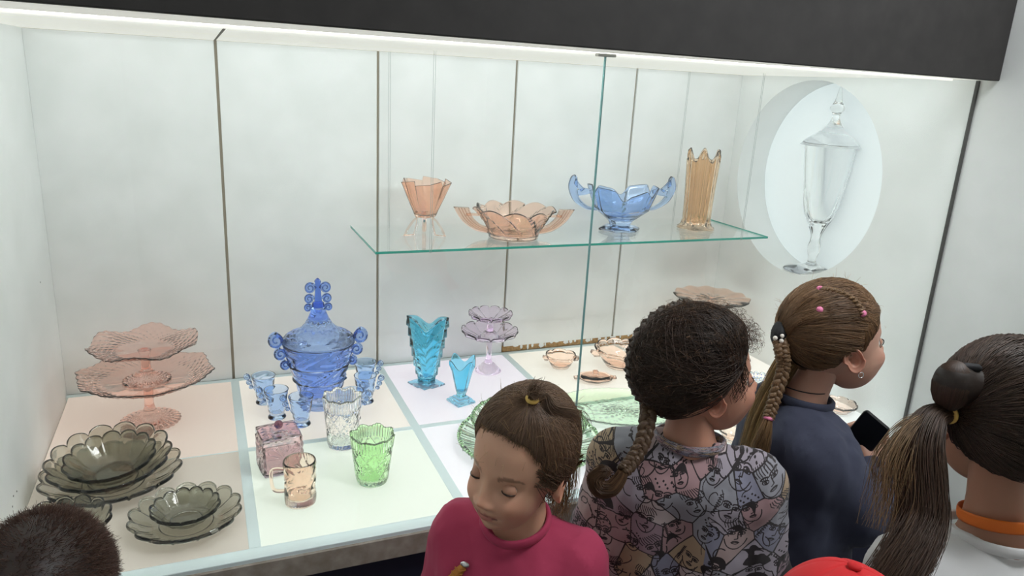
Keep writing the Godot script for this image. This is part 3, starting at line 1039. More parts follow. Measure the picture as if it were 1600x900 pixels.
func turquoise_vases() -> void:
	var m: Material = mats.turquoise_glass
	var t := thing("chevron_vase", "tall turquoise glass vase with chevron ribs and a V-shaped rim", "vase", Vector3(0.899, TABLE + 0.0007, 0.178), -0.40)
	var p := [V(0.0001, 0.006)]
	var h := 0.168
	for k in 65:
		var e := k / 64.0
		p.append(V(lerpf(0.020, 0.0585, pow(e, 0.9)) + (0.006 * exp(-e * 26)), 0.006 + (h - 0.006) * e))
	for k in 30:
		var e := 1.0 - k / 29.0
		p.append(V(lerpf(0.020, 0.0585, pow(e, 0.9)) * 0.9 - 0.003, 0.024 + (h - 0.024) * e))
	p.append(V(0, 0.024))
	var b := B.new()
	b.lathe(p, 160, Transform3D(), func(th: float, r: float, y: float, j: int) -> Vector2:
		var side := absf(cos(th))                     # 1 at the left and right corners, 0 at the ridge in front
		var e := clampf(y / h, 0, 1)
		var out := 1.0 if j > 0 and j < 66 else 0.0
		var q := fposmod((e - 0.16 * side) * 7.0, 1.0)
		var rib := out * 0.005 * (1.0 - q) * smoothstep(0.1, 0.2, e) * (1 - smoothstep(0.93, 0.97, e))
		var flatten := lerpf(1.0, 0.62, 1 - side)
		return V((r * poly_r(th, 4) * flatten + rib), y + 0.032 * pow(side, 1.4) * e * e))
	obj("body", b, m, t)
	b = B.new()
	b.lathe([V(0, 0), V(0.05, 0), V(0.053, 0.001), V(0.053, 0.001), V(0.052, 0.005), V(0.052, 0.005), V(0.018, 0.0085), V(0.018, 0.0085), V(0.0165, 0.02), V(0, 0.02)], 64, Transform3D(), func(th: float, r: float, y: float, _j: int) -> Vector2: return V(r * poly_r(th, 4) * (1.0 if absf(cos(th)) > 0.5 else 0.85), y))
	obj("foot", b, m, t)
	t = thing("fluted_vase", "short turquoise glass vase on a stepped square foot", "vase", Vector3(0.955, TABLE + 0.0007, 0.315), 0.28)
	p = smooth([V(0, 0.018), V(0.013, 0.018), V(0.0125, 0.024), V(0.0165, 0.036), V(0.0235, 0.066), V(0.0315, 0.098), V(0.0365, 0.112), V(0.0368, 0.114), V(0.0355, 0.113), V(0.0295, 0.097), V(0.0205, 0.066), V(0.0135, 0.04), V(0.006, 0.032), V(0, 0.0315)], 6)
	b = B.new()
	b.lathe(p, 128, Transform3D(), func(th: float, r: float, y: float, _j: int) -> Vector2:
		var e := clampf((y - 0.02) / 0.095, 0, 1)
		return V(r * lerpf(1.0, poly_r(th, 8), 0.9) * (1.0 + 0.16 * e * e * (absf(cos(th * 2)) - 0.5)), y + 0.012 * e * e * e * (cos(th * 4))))
	obj("body", b, m, t)
	b = B.new()
	b.lathe([V(0, 0), V(0.0385, 0), V(0.0395, 0.001), V(0.0395, 0.001), V(0.039, 0.006), V(0.039, 0.006), V(0.032, 0.0065), V(0.032, 0.0065), V(0.0315, 0.0115), V(0.0315, 0.0115), V(0.0235, 0.012), V(0.0235, 0.012), V(0.0225, 0.0165), V(0.0225, 0.0165), V(0, 0.0178)], 64, Transform3D(), func(th: float, r: float, y: float, _j: int) -> Vector2: return V(r * poly_r(th, 4, PI / 4), y))
	obj("foot", b, m, t)


func lilac_stands() -> void:
	var m: Material = mats.lilac_glass
	for q in [[0.039, 0.098, 0.083, 0.024, 0.0, "large pale lilac footed glass dish carrying a smaller dish like it"], [0.034, 0.056, 0.064, 0.017, 0.101, "small pale lilac footed glass dish standing on the larger lilac one"]]:
		var t := thing("footed_dish", q[5], "footed dish", Vector3(1.103, TABLE + q[4], 0.128), 0.2)
		var foot: float = q[0]
		var h: float = q[1]
		var R: float = q[2]
		var flute := func(th: float, r: float, y: float, _j: int) -> Vector2:
			var e := clampf((r - 0.01) / R, 0, 1)
			return V(r * (1.0 + 0.035 * e * (petal(th, 12, 0.7) - 0.6)), y + (0.006 * petal(th, 12, 0.7) - 0.004 * (1.0 - smoothstep(0.0, 0.3, petal(th, 12)))) * e * (1.0 if y > 0.02 else 0.0))
		var b := B.new()
		b.lathe(smooth([V(0, 0.0005), V(foot * 0.7, 0.0005), V(foot, 0), V(foot, 0.002), V(foot * 0.9, 0.006), V(foot * 0.6, 0.018), V(foot * 0.33, 0.028), V(0.0085, 0.042), V(0.008, h * 0.8), V(0.011, h - 0.004), V(0, h - 0.003)], 5), 96, Transform3D(), flute)
		obj("foot", b, m, t)
		b = B.new()
		b.lathe(smooth([V(0, h - 0.003), V(0.02, h - 0.002), V(R * 0.55, h + q[3] * 0.25), V(R * 0.93, h + q[3] * 0.85), V(R, h + q[3]), V(R * 1.005, h + q[3] + 0.002), V(R * 0.985, h + q[3] + 0.0045), V(R * 0.9, h + q[3] * 0.86 + 0.002), V(R * 0.53, h + q[3] * 0.25 + 0.003), V(0.02, h + 0.0015), V(0, h + 0.001)], 5), 96, Transform3D(), flute)
		obj("dish", b, m, t)


func tab_bowl(label: String, at: Vector3, turn: float, R: float, base: float, h: float, petals: int, m: Material, tabs := true) -> Node3D:
	var t := scallop_dish(R, h, base, petals, 0.06, m, "petal_bowl", label, "bowl", at, turn, "", 0.6)
	if tabs:
		for s in [-1.0, 1.0]:
			var b := B.new()
			b.extrude([V(s * R * 0.86, h * 0.9), V(s * R * 1.16, h * 0.95), V(s * R * 1.2, h * 0.8), V(s * R * 1.08, h * 0.62), V(s * R * 0.84, h * 0.6)], 0.02, 0.002)
			obj("tab_handle", b, m, t)
	return t


func peach_pieces() -> void:
	var m: Material = mats.pale_peach_glass
	tab_bowl("small peach glass bowl with tab handles, left of the front glass seam", Vector3(1.327, TABLE + 0.0007, 0.160), -0.3, 0.047, 0.026, 0.036, 6, m)
	tab_bowl("large peach petal glass bowl behind the curly haired girl's braid", Vector3(1.515, TABLE + 0.0007, 0.20), -0.2, 0.083, 0.045, 0.055, 10, m)
	var t := thing("lidded_dish", "flat peach glass dish with a cube-knobbed lid", "dish", Vector3(1.380, TABLE + 0.0007, 0.283), -0.25)
	var b := B.new()
	b.lathe(smooth([V(0, 0.001), V(0.03, 0), V(0.046, 0.006), V(0.053, 0.011), V(0.052, 0.0125), V(0.045, 0.009), V(0.03, 0.0045), V(0, 0.0045)], 5), 80, both_ways(1.0, 0.8), func(th: float, r: float, y: float, _j: int) -> Vector2: return V(r * (1 + 0.03 * cos(th * 8) * r / 0.05), y))
	obj("dish", b, m, t)
	b = B.new()
	b.lathe(smooth([V(0, 0.0105), V(0.04, 0.0105), V(0.043, 0.012), V(0.038, 0.0155), V(0.02, 0.0185), V(0, 0.019)], 5), 80, both_ways(1.0, 0.8))
	var lid := obj("lid", b, m, t)
	b = B.new()
	b.box(Vector3(-0.0075, 0.0185, -0.0075), Vector3(0.0075, 0.031, 0.0075), 0.0012)
	obj("knob", b, m, lid)
	for s in [-1.0, 1.0]:
		b = B.new()
		b.box(Vector3(s * 0.055 - 0.009, 0.006, -0.008), Vector3(s * 0.055 + 0.009, 0.013, 0.008), 0.0015)
		obj("tab_handle", b, m, t)
	cake_stand(0.06, 0.185, 0.121, 0.004, func(th: float, r: float, y: float, _j: int) -> Vector2:
		var e := clampf(r / 0.121, 0, 1)
		return V(r * (1 + 0.02 * e * e * cos(th * 12)), y + 0.0018 * e * e * cos(th * 12) + 0.0012 * sin(th * 10) * (smoothstep(0.12, 0.18, e) * (1 - smoothstep(0.3, 0.5, e)))),
		mats.peach_glass, "peach glass cake stand with a flat wavy plate showing above the curly haired girl", Vector3(1.862, TABLE + 0.0007, 0.160), 0.0, 20)
	t = scallop_dish(0.058, 0.012, 0.03, 20, 0.04, mats.clear_glass, "patterned_plate", "clear glass plate with blue painted dashes, between the two girls with braids", "plate", Vector3(1.80, TABLE + 0.028, 0.50), 0.0, "", 0.4)
	b = B.new()
	for ring in [[0.05, 30, 0.0042], [0.037, 22, 0.004], [0.02, 12, 0.0035]]:
		for k in ring[1]:
			var a: float = TAU * k / ring[1]
			var q := Vector3(cos(a) * ring[0], 0.0068 + (0.006 if ring[0] > 0.045 else 0.0025 if ring[0] > 0.03 else 0.0006), sin(a) * ring[0])
			b.ball(q, Vector3(ring[2] * (0.6 + 0.3 * (k % 2)), 0.0009, 0.0016), 8, 5)
	tag(obj("painted_dash", b, plain("dash_blue", Color(0.12, 0.35, 0.85), 0.3), t), "", "", "", "stuff")
	t = thing("dish_foot", "clear glass foot holding the blue dashed plate", "stand", Vector3(1.80, TABLE + 0.0007, 0.50))
	b = B.new()
	b.lathe(smooth([V(0, 0.001), V(0.03, 0), V(0.03, 0.003), V(0.012, 0.009), V(0.008, 0.018), V(0.014, 0.0275), V(0, 0.0278)], 4), 40)
	obj("foot", b, mats.clear_glass, t)
	tab_bowl("peach glass bowl under the curly haired girl's chin", Vector3(1.535, TABLE + 0.0007, 0.715), 0.4, 0.04, 0.022, 0.028, 8, m, false)
	tab_bowl("shallow peach glass bowl near the phone at the right end of the case", Vector3(1.94, TABLE + 0.0007, 0.66), 0.2, 0.045, 0.025, 0.022, 8, m, false)


func beaded(R: float, h: float, base: float, count: int, called: String, label: String, cat: String, at: Vector3, steep: float) -> void:
	var t := scallop_dish(R, h, base, 24, 0.012, mats.pale_green_glass, called, label, cat, at, 0.0, "", steep)
	var b := B.new()
	for k in count:
		var a := TAU * k / count
		b.ball(Vector3(cos(a) * R, h + 0.001, sin(a) * R), Vector3.ONE * (PI * R / count * 0.95), 8, 6)
	tag(obj("bead_edging", b, mats.green_glass, t), "bright green beaded edge", "", "", "stuff")


func green_pieces() -> void:
	beaded(0.168, 0.02, 0.09, 110, "beaded_plate", "large pale green glass plate with a beaded edge, under the beaded bowl", "plate", Vector3(1.035, TABLE + 0.0007, 0.585), 0.3)
	beaded(0.135, 0.052, 0.06, 90, "beaded_bowl", "pale green glass bowl with a beaded edge, standing on the beaded plate", "bowl", Vector3(1.04, TABLE + 0.0045, 0.565), 0.6)
	var t := thing("oval_platter", "big oval pale green platter with a toothed rim and leaf pattern", "platter", Vector3(1.345, TABLE + 0.0007, 0.495), -0.35)
	var p := smooth([V(0, 0.001), V(0.1, 0.0), V(0.14, 0.004), V(0.165, 0.014), V(0.172, 0.018), V(0.171, 0.0205), V(0.162, 0.0175), V(0.138, 0.0085), V(0.1, 0.0045), V(0.06, 0.0045), V(0.03, 0.0045), V(0, 0.0045)], 7)
	var b := B.new()
	b.lathe(p, 216, both_ways(1.0, 0.66), func(th: float, r: float, y: float, j: int) -> Vector2:
		var e := clampf(r / 0.172, 0, 1)
		var d := 0.0
		if j > 34:
			d = 0.0014 * sin(th * 14 + 18 * e) * sin(e * 34) * (1 - smoothstep(0.62, 0.72, e)) + 0.0012 * sin(th * 54) * sin(e * 90) * smoothstep(0.7, 0.75, e) * (1 - smoothstep(0.9, 0.95, e))
		return V(r * (1 + 0.028 * smoothstep(0.9, 1.0, e) * (fposmod(th * 54 / TAU, 1.0) - 0.5)), y + d))
	obj("dish", b, mats.pale_green_glass, t)


func fin_handle(p: Array, depth: float) -> B:
	var b := B.new()
	b.extrude(p, depth, depth * 0.2)
	return b

func band(outer: Array, inner: Array) -> Array:        # an outline from an outer and an inner curve
	var a := smooth(outer, 6)
	var c := smooth(inner, 6)
	c.reverse()
	return a + c


func shelf_pieces() -> void:
	# three-legged cup
	var m: Material = mats.peach_glass
	var t := thing("footed_bowl", "peach glass faceted bowl on three curved legs, at the left end of the shelf", "footed bowl", Vector3(0.893, SHELF, 0.150), 0.05)
	var p := smooth([V(0, 0.046), V(0.02, 0.046), V(0.029, 0.05), V(0.036, 0.066), V(0.036, 0.066), V(0.052, 0.1), V(0.066, 0.132), V(0.07, 0.14), V(0.0685, 0.141), V(0.0645, 0.133), V(0.05, 0.1), V(0.034, 0.067), V(0.025, 0.055), V(0, 0.054)], 6)
	var b := B.new()
	b.lathe(p, 144, Transform3D(), func(th: float, r: float, y: float, _j: int) -> Vector2:
		var e := clampf((y - 0.05) / 0.09, 0, 1)
		var q := fposmod(th * 5 / TAU + 0.1, 1.0)
		return V(r * lerpf(1.0, poly_r(th, 5, 0.5), 0.75) * (1.0 + 0.05 * e * (q - 0.5)), y + 0.012 * e * (0.5 - q) * e))
	obj("bowl", b, m, t)
	for k in 3:
		var a: float = [-0.52, 3.66, 1.57][k] - 0.3
		b = fin_handle(band([V(0.02, 0.05), V(0.036, 0.04), V(0.054, 0.018), V(0.063, 0.0)], [V(0.02, 0.062), V(0.03, 0.058), V(0.021, 0.056), V(0.022, 0.03), V(0.030, 0.0)].slice(2)), 0.011)
		var leg := obj("leg", b, m, t)
		leg.rotation.y = a
	# swirl bowl
	t = thing("swirl_bowl", "wide peach glass bowl with swirling ribs and two sweeping side fins", "bowl", Vector3(1.124, SHELF, 0.215), -0.22)
	p = smooth([V(0, 0.004), V(0.055, 0.002), V(0.066, 0), V(0.068, 0.003), V(0.073, 0.02), V(0.085, 0.045), V(0.1, 0.068), V(0.108, 0.075), V(0.107, 0.077), V(0.099, 0.0715), V(0.082, 0.047), V(0.068, 0.022), V(0.06, 0.009), V(0, 0.008)], 6)
	b = B.new()
	b.lathe(p, 200, Transform3D(), func(th: float, r: float, y: float, _j: int) -> Vector2:
		var e := clampf(y / 0.076, 0, 1)
		var q := fposmod(th * 10 / TAU - e * 1.25, 1.0)
		return V(r * (1.0 + e * (0.12 * q - 0.06)), y + 0.011 * e * e * (sin(q * PI) - 0.5)))
	obj("bowl", b, m, t)
	for s in [-1.0, 1.0]:
		b = fin_handle(band([V(0.066 * s, 0.008), V(0.105 * s, 0.016), V(0.142 * s, 0.042), V(0.166 * s, 0.078)], [V(0.07 * s, 0.024), V(0.094 * s, 0.034), V(0.114 * s, 0.053), V(0.124 * s, 0.077)]), 0.016)
		for g in 3:
			var q := 0.3 + 0.2 * g
			b.tube(path3([Vector3(lerpf(0.066, 0.07, q) * s, lerpf(0.008, 0.024, q), 0.008), Vector3(lerpf(0.105, 0.094, q) * s, lerpf(0.016, 0.034, q), 0.008), Vector3(lerpf(0.142, 0.114, q) * s, lerpf(0.042, 0.053, q), 0.008), Vector3(lerpf(0.164, 0.126, q) * s, lerpf(0.0765, 0.076, q), 0.008)]), func(_t: float) -> Vector2: return Vector2(0.0012, 0.0008), 6, Vector3.BACK)
		b.box(Vector3(minf(0.094 * s, 0.132 * s), 0.055, -0.005), Vector3(maxf(0.094 * s, 0.132 * s), 0.062, 0.005), 0.0015)
		obj("fin_handle", b, m, t)
	# blue two-handled bowl
	m = mats.cornflower_glass
	t = thing("handled_bowl", "blue glass panelled bowl with two tall fin handles on the shelf", "bowl", Vector3(1.482, SHELF, 0.172), -0.12)
	p = smooth([V(0, 0.014), V(0.03, 0.014), V(0.034, 0.02), V(0.04, 0.028), V(0.06, 0.042), V(0.085, 0.058), V(0.085, 0.058), V(0.097, 0.085), V(0.108, 0.108), V(0.107, 0.11), V(0.1035, 0.109), V(0.093, 0.085), V(0.08, 0.06), V(0.05, 0.042), V(0.02, 0.035), V(0, 0.034)], 6)
	b = B.new()
	b.lathe(p, 192, both_ways(1.0, 0.72), func(th: float, r: float, y: float, _j: int) -> Vector2:
		var e := clampf((y - 0.03) / 0.08, 0, 1)
		var q := absf(fposmod(th * 6 / TAU + 0.25, 1.0) - 0.5) * 2.0          # 0 in the middle of a panel, 1 at its edge
		var rise := -0.022 * smoothstep(0.45, 1.0, q)
		return V(r * lerpf(1.0, poly_r(th, 6, 0.52), 0.85) * (1 + 0.03 * e), y + e * e * (rise + 0.022 * absf(cos(th)) * 1.0)))
	obj("bowl", b, m, t)
	b = B.new()
	b.lathe([V(0, 0), V(0.062, 0), V(0.066, 0.001), V(0.066, 0.001), V(0.065, 0.006), V(0.065, 0.006), V(0.052, 0.0115), V(0.052, 0.0115), V(0.036, 0.015), V(0, 0.015)], 96, both_ways(1.0, 0.8), func(th: float, r: float, y: float, _j: int) -> Vector2: return V(r * poly_r(th, 6, 0.0), y))
	obj("foot", b, m, t)
	for s in [-1.0, 1.0]:
		b = fin_handle(band([V(0.078 * s, 0.058), V(0.112 * s, 0.062), V(0.15 * s, 0.085), V(0.168 * s, 0.122), V(0.163 * s, 0.152), V(0.152 * s, 0.16)], [V(0.08 * s, 0.066), V(0.105 * s, 0.07), V(0.13 * s, 0.088), V(0.143 * s, 0.11), V(0.143 * s, 0.13), V(0.146 * s, 0.152)]), 0.016)
		b.extrude(band([V(0.098 * s, 0.118), V(0.12 * s, 0.122), V(0.143 * s, 0.116)], [V(0.1 * s, 0.108), V(0.118 * s, 0.103), V(0.14 * s, 0.1)]), 0.011, 0.002)
		b.extrude(band([V(0.12 * s, 0.12), V(0.136 * s, 0.134), V(0.15 * s, 0.15)], [V(0.13 * s, 0.112), V(0.142 * s, 0.122), V(0.154 * s, 0.135)]), 0.012, 0.002)
		obj("fin_handle", b, m, t)
	# amber vase
	m = mats.amber_glass
	t = thing("ribbed_vase", "tall amber glass vase with a pointed rim at the right end of the shelf", "vase", Vector3(1.748, SHELF, 0.181), 0.1)
	p = [V(0, 0.003), V(0.052, 0.0)]
	for k in 49:
		var e := k / 48.0
		p.append(V(0.041 + 0.008 * e + 0.016 * exp(-e * 24) - 0.002 * sin(e * PI), 0.002 + 0.205 * e))
	for k in 24:
		var e := 1.0 - k / 23.0
		p.append(V(0.036 + 0.008 * e, 0.016 + 0.19 * e))
	p.append(V(0, 0.014))
	b = B.new()
	b.lathe(p, 144, Transform3D(), func(th: float, r: float, y: float, j: int) -> Vector2:
		var e := clampf(y / 0.206, 0, 1)
		var c := absf(cos(th * 3 - 0.68))
		var rib := 0.0022 * cos(th * 18) * (1.0 if j < 51 else 0.3) * smoothstep(0.08, 0.2, e)
		var swag := 0.003 * cos(th * 12) * exp(-pow((e - 0.09) / 0.04, 2))
		return V(r * (1 + 0.05 * (c - 0.5)) + rib + swag + 0.006 * (c - 0.4) * exp(-e * 30), y + 0.034 * pow(e, 6) * pow(c, 3.0)))
	obj("body", b, m, t)


func niche_goblet() -> void:
	var t := thing("lidded_goblet", "tall clear glass goblet with a pointed lid in the round niche", "goblet", Vector3(2.075, 1.094, 0.345), 0.0)
	var big := func(p: Array) -> Array: return p.map(func(q: Vector2) -> Vector2: return Vector2(q.x * 1.72, q.y * 1.42))
	var m: Material = mats.clear_glass
	var b := B.new()
	b.lathe(big.call(smooth([V(0, 0.001), V(0.042, 0.001), V(0.045, 0), V(0.0455, 0.002), V(0.03, 0.008), V(0.01, 0.016), V(0.0075, 0.03), V(0.011, 0.05), V(0.008, 0.075), V(0.015, 0.1), V(0.026, 0.13), V(0.036, 0.2), V(0.042, 0.262), V(0.0425, 0.268), V(0.0395, 0.266), V(0.033, 0.2), V(0.023, 0.135), V(0.012, 0.112), V(0, 0.108)], 6)), 72, Transform3D(), func(th: float, r: float, y: float, _j: int) -> Vector2: return V(r * (1 + 0.03 * cos(th * 8) * smoothstep(0.07, 0.14, y) * (1 - smoothstep(0.22, 0.28, y))), y))
	obj("bowl", b, m, t)
	b = B.new()
	b.lathe(big.call(smooth([V(0, 0.2685), V(0.046, 0.2685), V(0.048, 0.272), V(0.04, 0.283), V(0.02, 0.3), V(0.009, 0.318), V(0.006, 0.332), V(0.012, 0.345), V(0.006, 0.36), V(0.002, 0.385), V(0, 0.388)], 6)), 56)
	obj("lid", b, m, t)


# ---------------------------------------------------------------- people
# Head frames: origin in the middle of the head, z towards the face, y up, x towards the person's left; metres for a child.
func skull_r(d: Vector3) -> float:
	var r1 := ray_out(d, Vector3(0, 0.022, -0.012), Vector3(0.0725, 0.085, 0.091))
	var r2 := ray_out(d, Vector3(0, -0.035, 0.028), Vector3(0.055, 0.065, 0.055))
	return (r1 + r2 + sqrt((r1 - r2) * (r1 - r2) + 0.00018)) / 2.0 - 0.002

func ray_out(d: Vector3, c: Vector3, r: Vector3) -> float:
	var e := d / r
	var o := -c / r
	var a := e.length_squared()
	var b := e.dot(o)
	return (-b + sqrt(maxf(b * b - a * (o.length_squared() - 1.0), 0.0))) / a

func dir(az: float, el: float) -> Vector3:                      # azimuth 0 is the face, positive to the person's left
	return Vector3(sin(az) * cos(el), sin(el), cos(az) * cos(el))

func lin(r: float, g: float, b: float) -> Color:                 # vertex colours are linear
	return Color(r, g, b).srgb_to_linear()


# opts: lids (angle of the upper lid's edge; low is a lowered gaze), mouth (open amount), skin, lip, brow
func head(b: B, xf: Transform3D, o: Dictionary) -> void:
	var skin: Color = o.skin
	var brushes := []
	for s in [-1.0, 1.0]:
		brushes.append([Vector3(0.030 * s, -0.009, 0.074), Vector3(0.017, 0.012, 0.03), Vector3(0, 0, -0.0075)])
		brushes.append([Vector3(0.029 * s, 0.010, 0.078), Vector3(0.02, 0.007, 0.03), Vector3(0, 0.0, 0.0022)])
		brushes.append([Vector3(0.034 * s, -0.038, 0.068), Vector3(0.02, 0.018, 0.03), Vector3(0.003 * s, 0, 0.005)])
		brushes.append([Vector3(0.0105 * s, -0.037, 0.085), Vector3(0.0065, 0.0055, 0.02), Vector3(0.0018 * s, 0, 0.0062)])
		brushes.append([Vector3(0.020 * s, -0.057, 0.075), Vector3(0.006, 0.006, 0.02), Vector3(0, 0, -0.002)])
	brushes.append([Vector3(0, -0.006, 0.08), Vector3(0.0085, 0.016, 0.03), Vector3(0, 0, 0.0035)])
	brushes.append([Vector3(0, -0.020, 0.082), Vector3(0.0075, 0.012, 0.03), Vector3(0, 0, 0.0075)])
	brushes.append([Vector3(0, -0.0335, 0.084), Vector3(0.0085, 0.0085, 0.03), Vector3(0, 0.001, 0.0135)])
	brushes.append([Vector3(0, -0.0525, 0.08), Vector3(0.016, 0.0045, 0.03), Vector3(0, 0, 0.0048)])
	brushes.append([Vector3(0, -0.0640, 0.078), Vector3(0.014, 0.0048, 0.03), Vector3(0, 0, 0.0052)])
	brushes.append([Vector3(0, -0.0583, 0.08), Vector3(0.018, 0.0016 + 0.002 * o.get("mouth", 0.0), 0.03), Vector3(0, 0, -0.0035 - 0.004 * o.get("mouth", 0.0))])
	brushes.append([Vector3(0, -0.075, 0.072), Vector3(0.02, 0.005, 0.03), Vector3(0, 0, -0.0028)])
	brushes.append([Vector3(0, -0.089, 0.066), Vector3(0.015, 0.012, 0.03), Vector3(0, -0.001, 0.0065)])
	var t := B.new()
	var rows := 104
	t.grid(148, rows, func(u: float, j: int) -> Vector3:
		var az := TAU * u - 0.6 * sin(TAU * u)
		var d := dir(az, lerpf(-1.45, PI / 2, float(j) / (rows - 1)))
		var p := d * skull_r(d)
		if p.z > 0.03:
			var add := Vector3()
			for q in brushes:
				var e: Vector3 = (p - q[0]) / q[1]
				var l := e.length_squared()
				if l < 6.0:
					add += q[2] * exp(-l)
			p += add
		return p, true, func(p: Vector3) -> Color:
			var c := skin
			if p.z > 0.05:
				var cheek := exp(-(Vector3(absf(p.x) - 0.036, p.y + 0.036, 0) / 0.018).length_squared()) + 0.8 * exp(-(Vector3(p.x, p.y + 0.034, 0) / 0.010).length_squared())
				c = c.lerp(skin * Color(1.02, 0.72, 0.68), 0.4 * clampf(cheek, 0, 1))
				var w := 1.0 - pow(absf(p.x) / 0.021, 2)
				if w > 0:
					var top := -0.0583 + 0.0085 * w * (1.0 - 0.25 * exp(-pow(p.x / 0.004, 2)))
					var low := -0.0583 - 0.0095 * w
					if p.y < top and p.y > low:
						c = c.lerp(o.lip, 0.75 * smoothstep(0.0, 0.3, minf(top - p.y, p.y - low) / 0.004))
					if absf(p.y + 0.0583 + 0.0012 * (1 - w)) < 0.0012 + 0.0012 * o.get("mouth", 0.0):
						c = o.lip * 0.4
				var bx := (absf(p.x) - 0.031) / 0.017
				var by := p.y - 0.0105 + 0.005 * bx * bx
				if absf(bx) < 1.0 and absf(by) < 0.0024 * (1.2 - 0.6 * bx):
					c = c.lerp(o.brow, 0.55)
				for s in [-1.0, 1.0]:
					if Vector2(p.x - 0.0065 * s, (p.y + 0.0415) * 1.6).length() < 0.0028:
						c = skin * 0.35
			return c)
	# eyes: a ball, two lids, lashes
	for s in [-1.0, 1.0]:
		var c := Vector3(0.0295 * s, -0.0095, 0.0628)
		var gaze: Vector3 = o.get("gaze", Vector3(0, 0, 1)).normalized()
		t.ball(c, Vector3.ONE * 0.0102, 22, 15, func(p: Vector3) -> Color:
			var a := (p - c).normalized().dot(gaze)
			return lin(0.03, 0.03, 0.03) if a > 0.955 else lin(0.25, 0.2, 0.16) if a > 0.87 else lin(0.85, 0.83, 0.8))
		var lid: float = o.get("lids", 0.35)
		for part in [[lid, 1.15, 0.0116], [-1.1, minf(lid - 0.08, -0.38), 0.0113]]:
			t.grid(20, 9, func(u: float, j: int) -> Vector3:
				var az := lerpf(-1.5, 1.5, u)
				var edge := absf(az) / 1.5
				var lo: float = lerpf(part[0], -0.1, edge * edge) if part[1] > 1.0 else part[0]
				var hi: float = part[1] if part[1] > 1.0 else lerpf(part[1], -0.1, edge * edge)
				return c + dir(az, lerpf(lo, hi, j / 8.0)) * part[2], false, skin * Color(0.8, 0.72, 0.7), false)
		var lash := []
		for k in 13:
			var az := lerpf(-1.2, 1.2, k / 12.0)
			lash.append(c + dir(az, lerpf(lid, -0.1, pow(absf(az) / 1.25, 2)) - 0.03) * (0.0118 + 0.0016 * (1 - pow(absf(az) / 1.3, 2))))
		t.tube(lash, func(_t: float) -> Vector2: return Vector2(0.0011, 0.0006), 6, Vector3.BACK, lin(0.14, 0.1, 0.08))
	# ears
	for s in [-1.0, 1.0]:
		var rings := [[0.45, -0.006], [0.85, 0.003], [1.0, 0.0105], [0.97, 0.0135], [0.86, 0.0138], [0.74, 0.0105], [0.6, 0.011], [0.46, 0.0095], [0.34, 0.0035], [0.0, 0.002]]
		var turn := Basis(Vector3.UP, s * 0.32) * Basis(Vector3.RIGHT, -0.22)
		t.grid(30, rings.size(), func(u: float, j: int) -> Vector3:
			var a := u * TAU
			var w := 0.0165 * (1.0 - 0.22 * sin(a - PI / 2 + PI) * -1.0) if sin(a) < 0 else 0.0175
			var q := Vector3(s * rings[j][1], sin(a) * 0.0245 * rings[j][0], cos(a) * w * rings[j][0] - 0.004)
			return Vector3(0.0635 * s, -0.018, -0.006) + turn * q, true, skin * Color(1.0, 0.85, 0.82), false)
	append(b, t, xf)


func append(b: B, t: B, xf: Transform3D) -> void:
	var base := b.v.size()
	for k in t.v.size():
		b.v.append(xf * t.v[k])
		b.n.append((xf.basis * t.n[k]).normalized())
	b.uv.append_array(t.uv)
	b.c.append_array(t.c)
	for k in t.i:
		b.i.append(base + k)


# a hand: palm along -y from the wrist, back of the hand towards +z, thumb on the side of +x * side
func hand(b: B, xf: Transform3D, side: float, bend: float, col: Color) -> void:
	var bones := []
	bones.append([Vector3(0, 0, 0), Vector3(0, -0.02, 0), 0.0165, 0.016])
	for k in 4:
		var x := (0.0195 - 0.013 * k) * side
		bones.append([Vector3(x * 0.7, -0.012, 0), Vector3(x, -0.058, 0.001), 0.011, 0.0088])
		var l: float = [0.030, 0.034, 0.031, 0.024][k]
		var p := Vector3(x, -0.06, 0.0)
		var a := bend * (0.5 + 0.08 * k)
		for seg in 3:
			var d := Vector3(x * 0.12, -cos(a), -sin(a)).normalized()
			var q: Vector3 = p + d * l * float([0.95, 0.65, 0.5][seg])
			bones.append([p, q, 0.0076 - seg * 0.0006, 0.0071 - seg * 0.0008])
			p = q
			a += bend * 0.75
	bones.append([Vector3(0.012 * side, -0.014, -0.004), Vector3(0.028 * side, -0.035, -0.012), 0.0115, 0.0095])
	bones.append([Vector3(0.028 * side, -0.035, -0.012), Vector3(0.034 * side, -0.058, -0.018 - 0.008 * bend), 0.0088, 0.008])
	bones.append([Vector3(0.034 * side, -0.058, -0.018 - 0.008 * bend), Vector3(0.033 * side, -0.076, -0.022 - 0.016 * bend), 0.0078, 0.0062])
	var t := B.new()
	t.nets(bones, 0.0042, 0.004, col)
	append(b, t, xf)


# arms as [elbow, wrist] per side (left first) in the person's frame; neck: where the neck meets the shoulders
class Figure:
	var root: Node3D
	var neck: Vector3
	var head: Transform3D                                      # in the person's frame
	var drop := 0.0
	var width := 0.118                                         # half the width of the shoulders
	var arms := []
	var skin := Color(0.6, 0.36, 0.26)


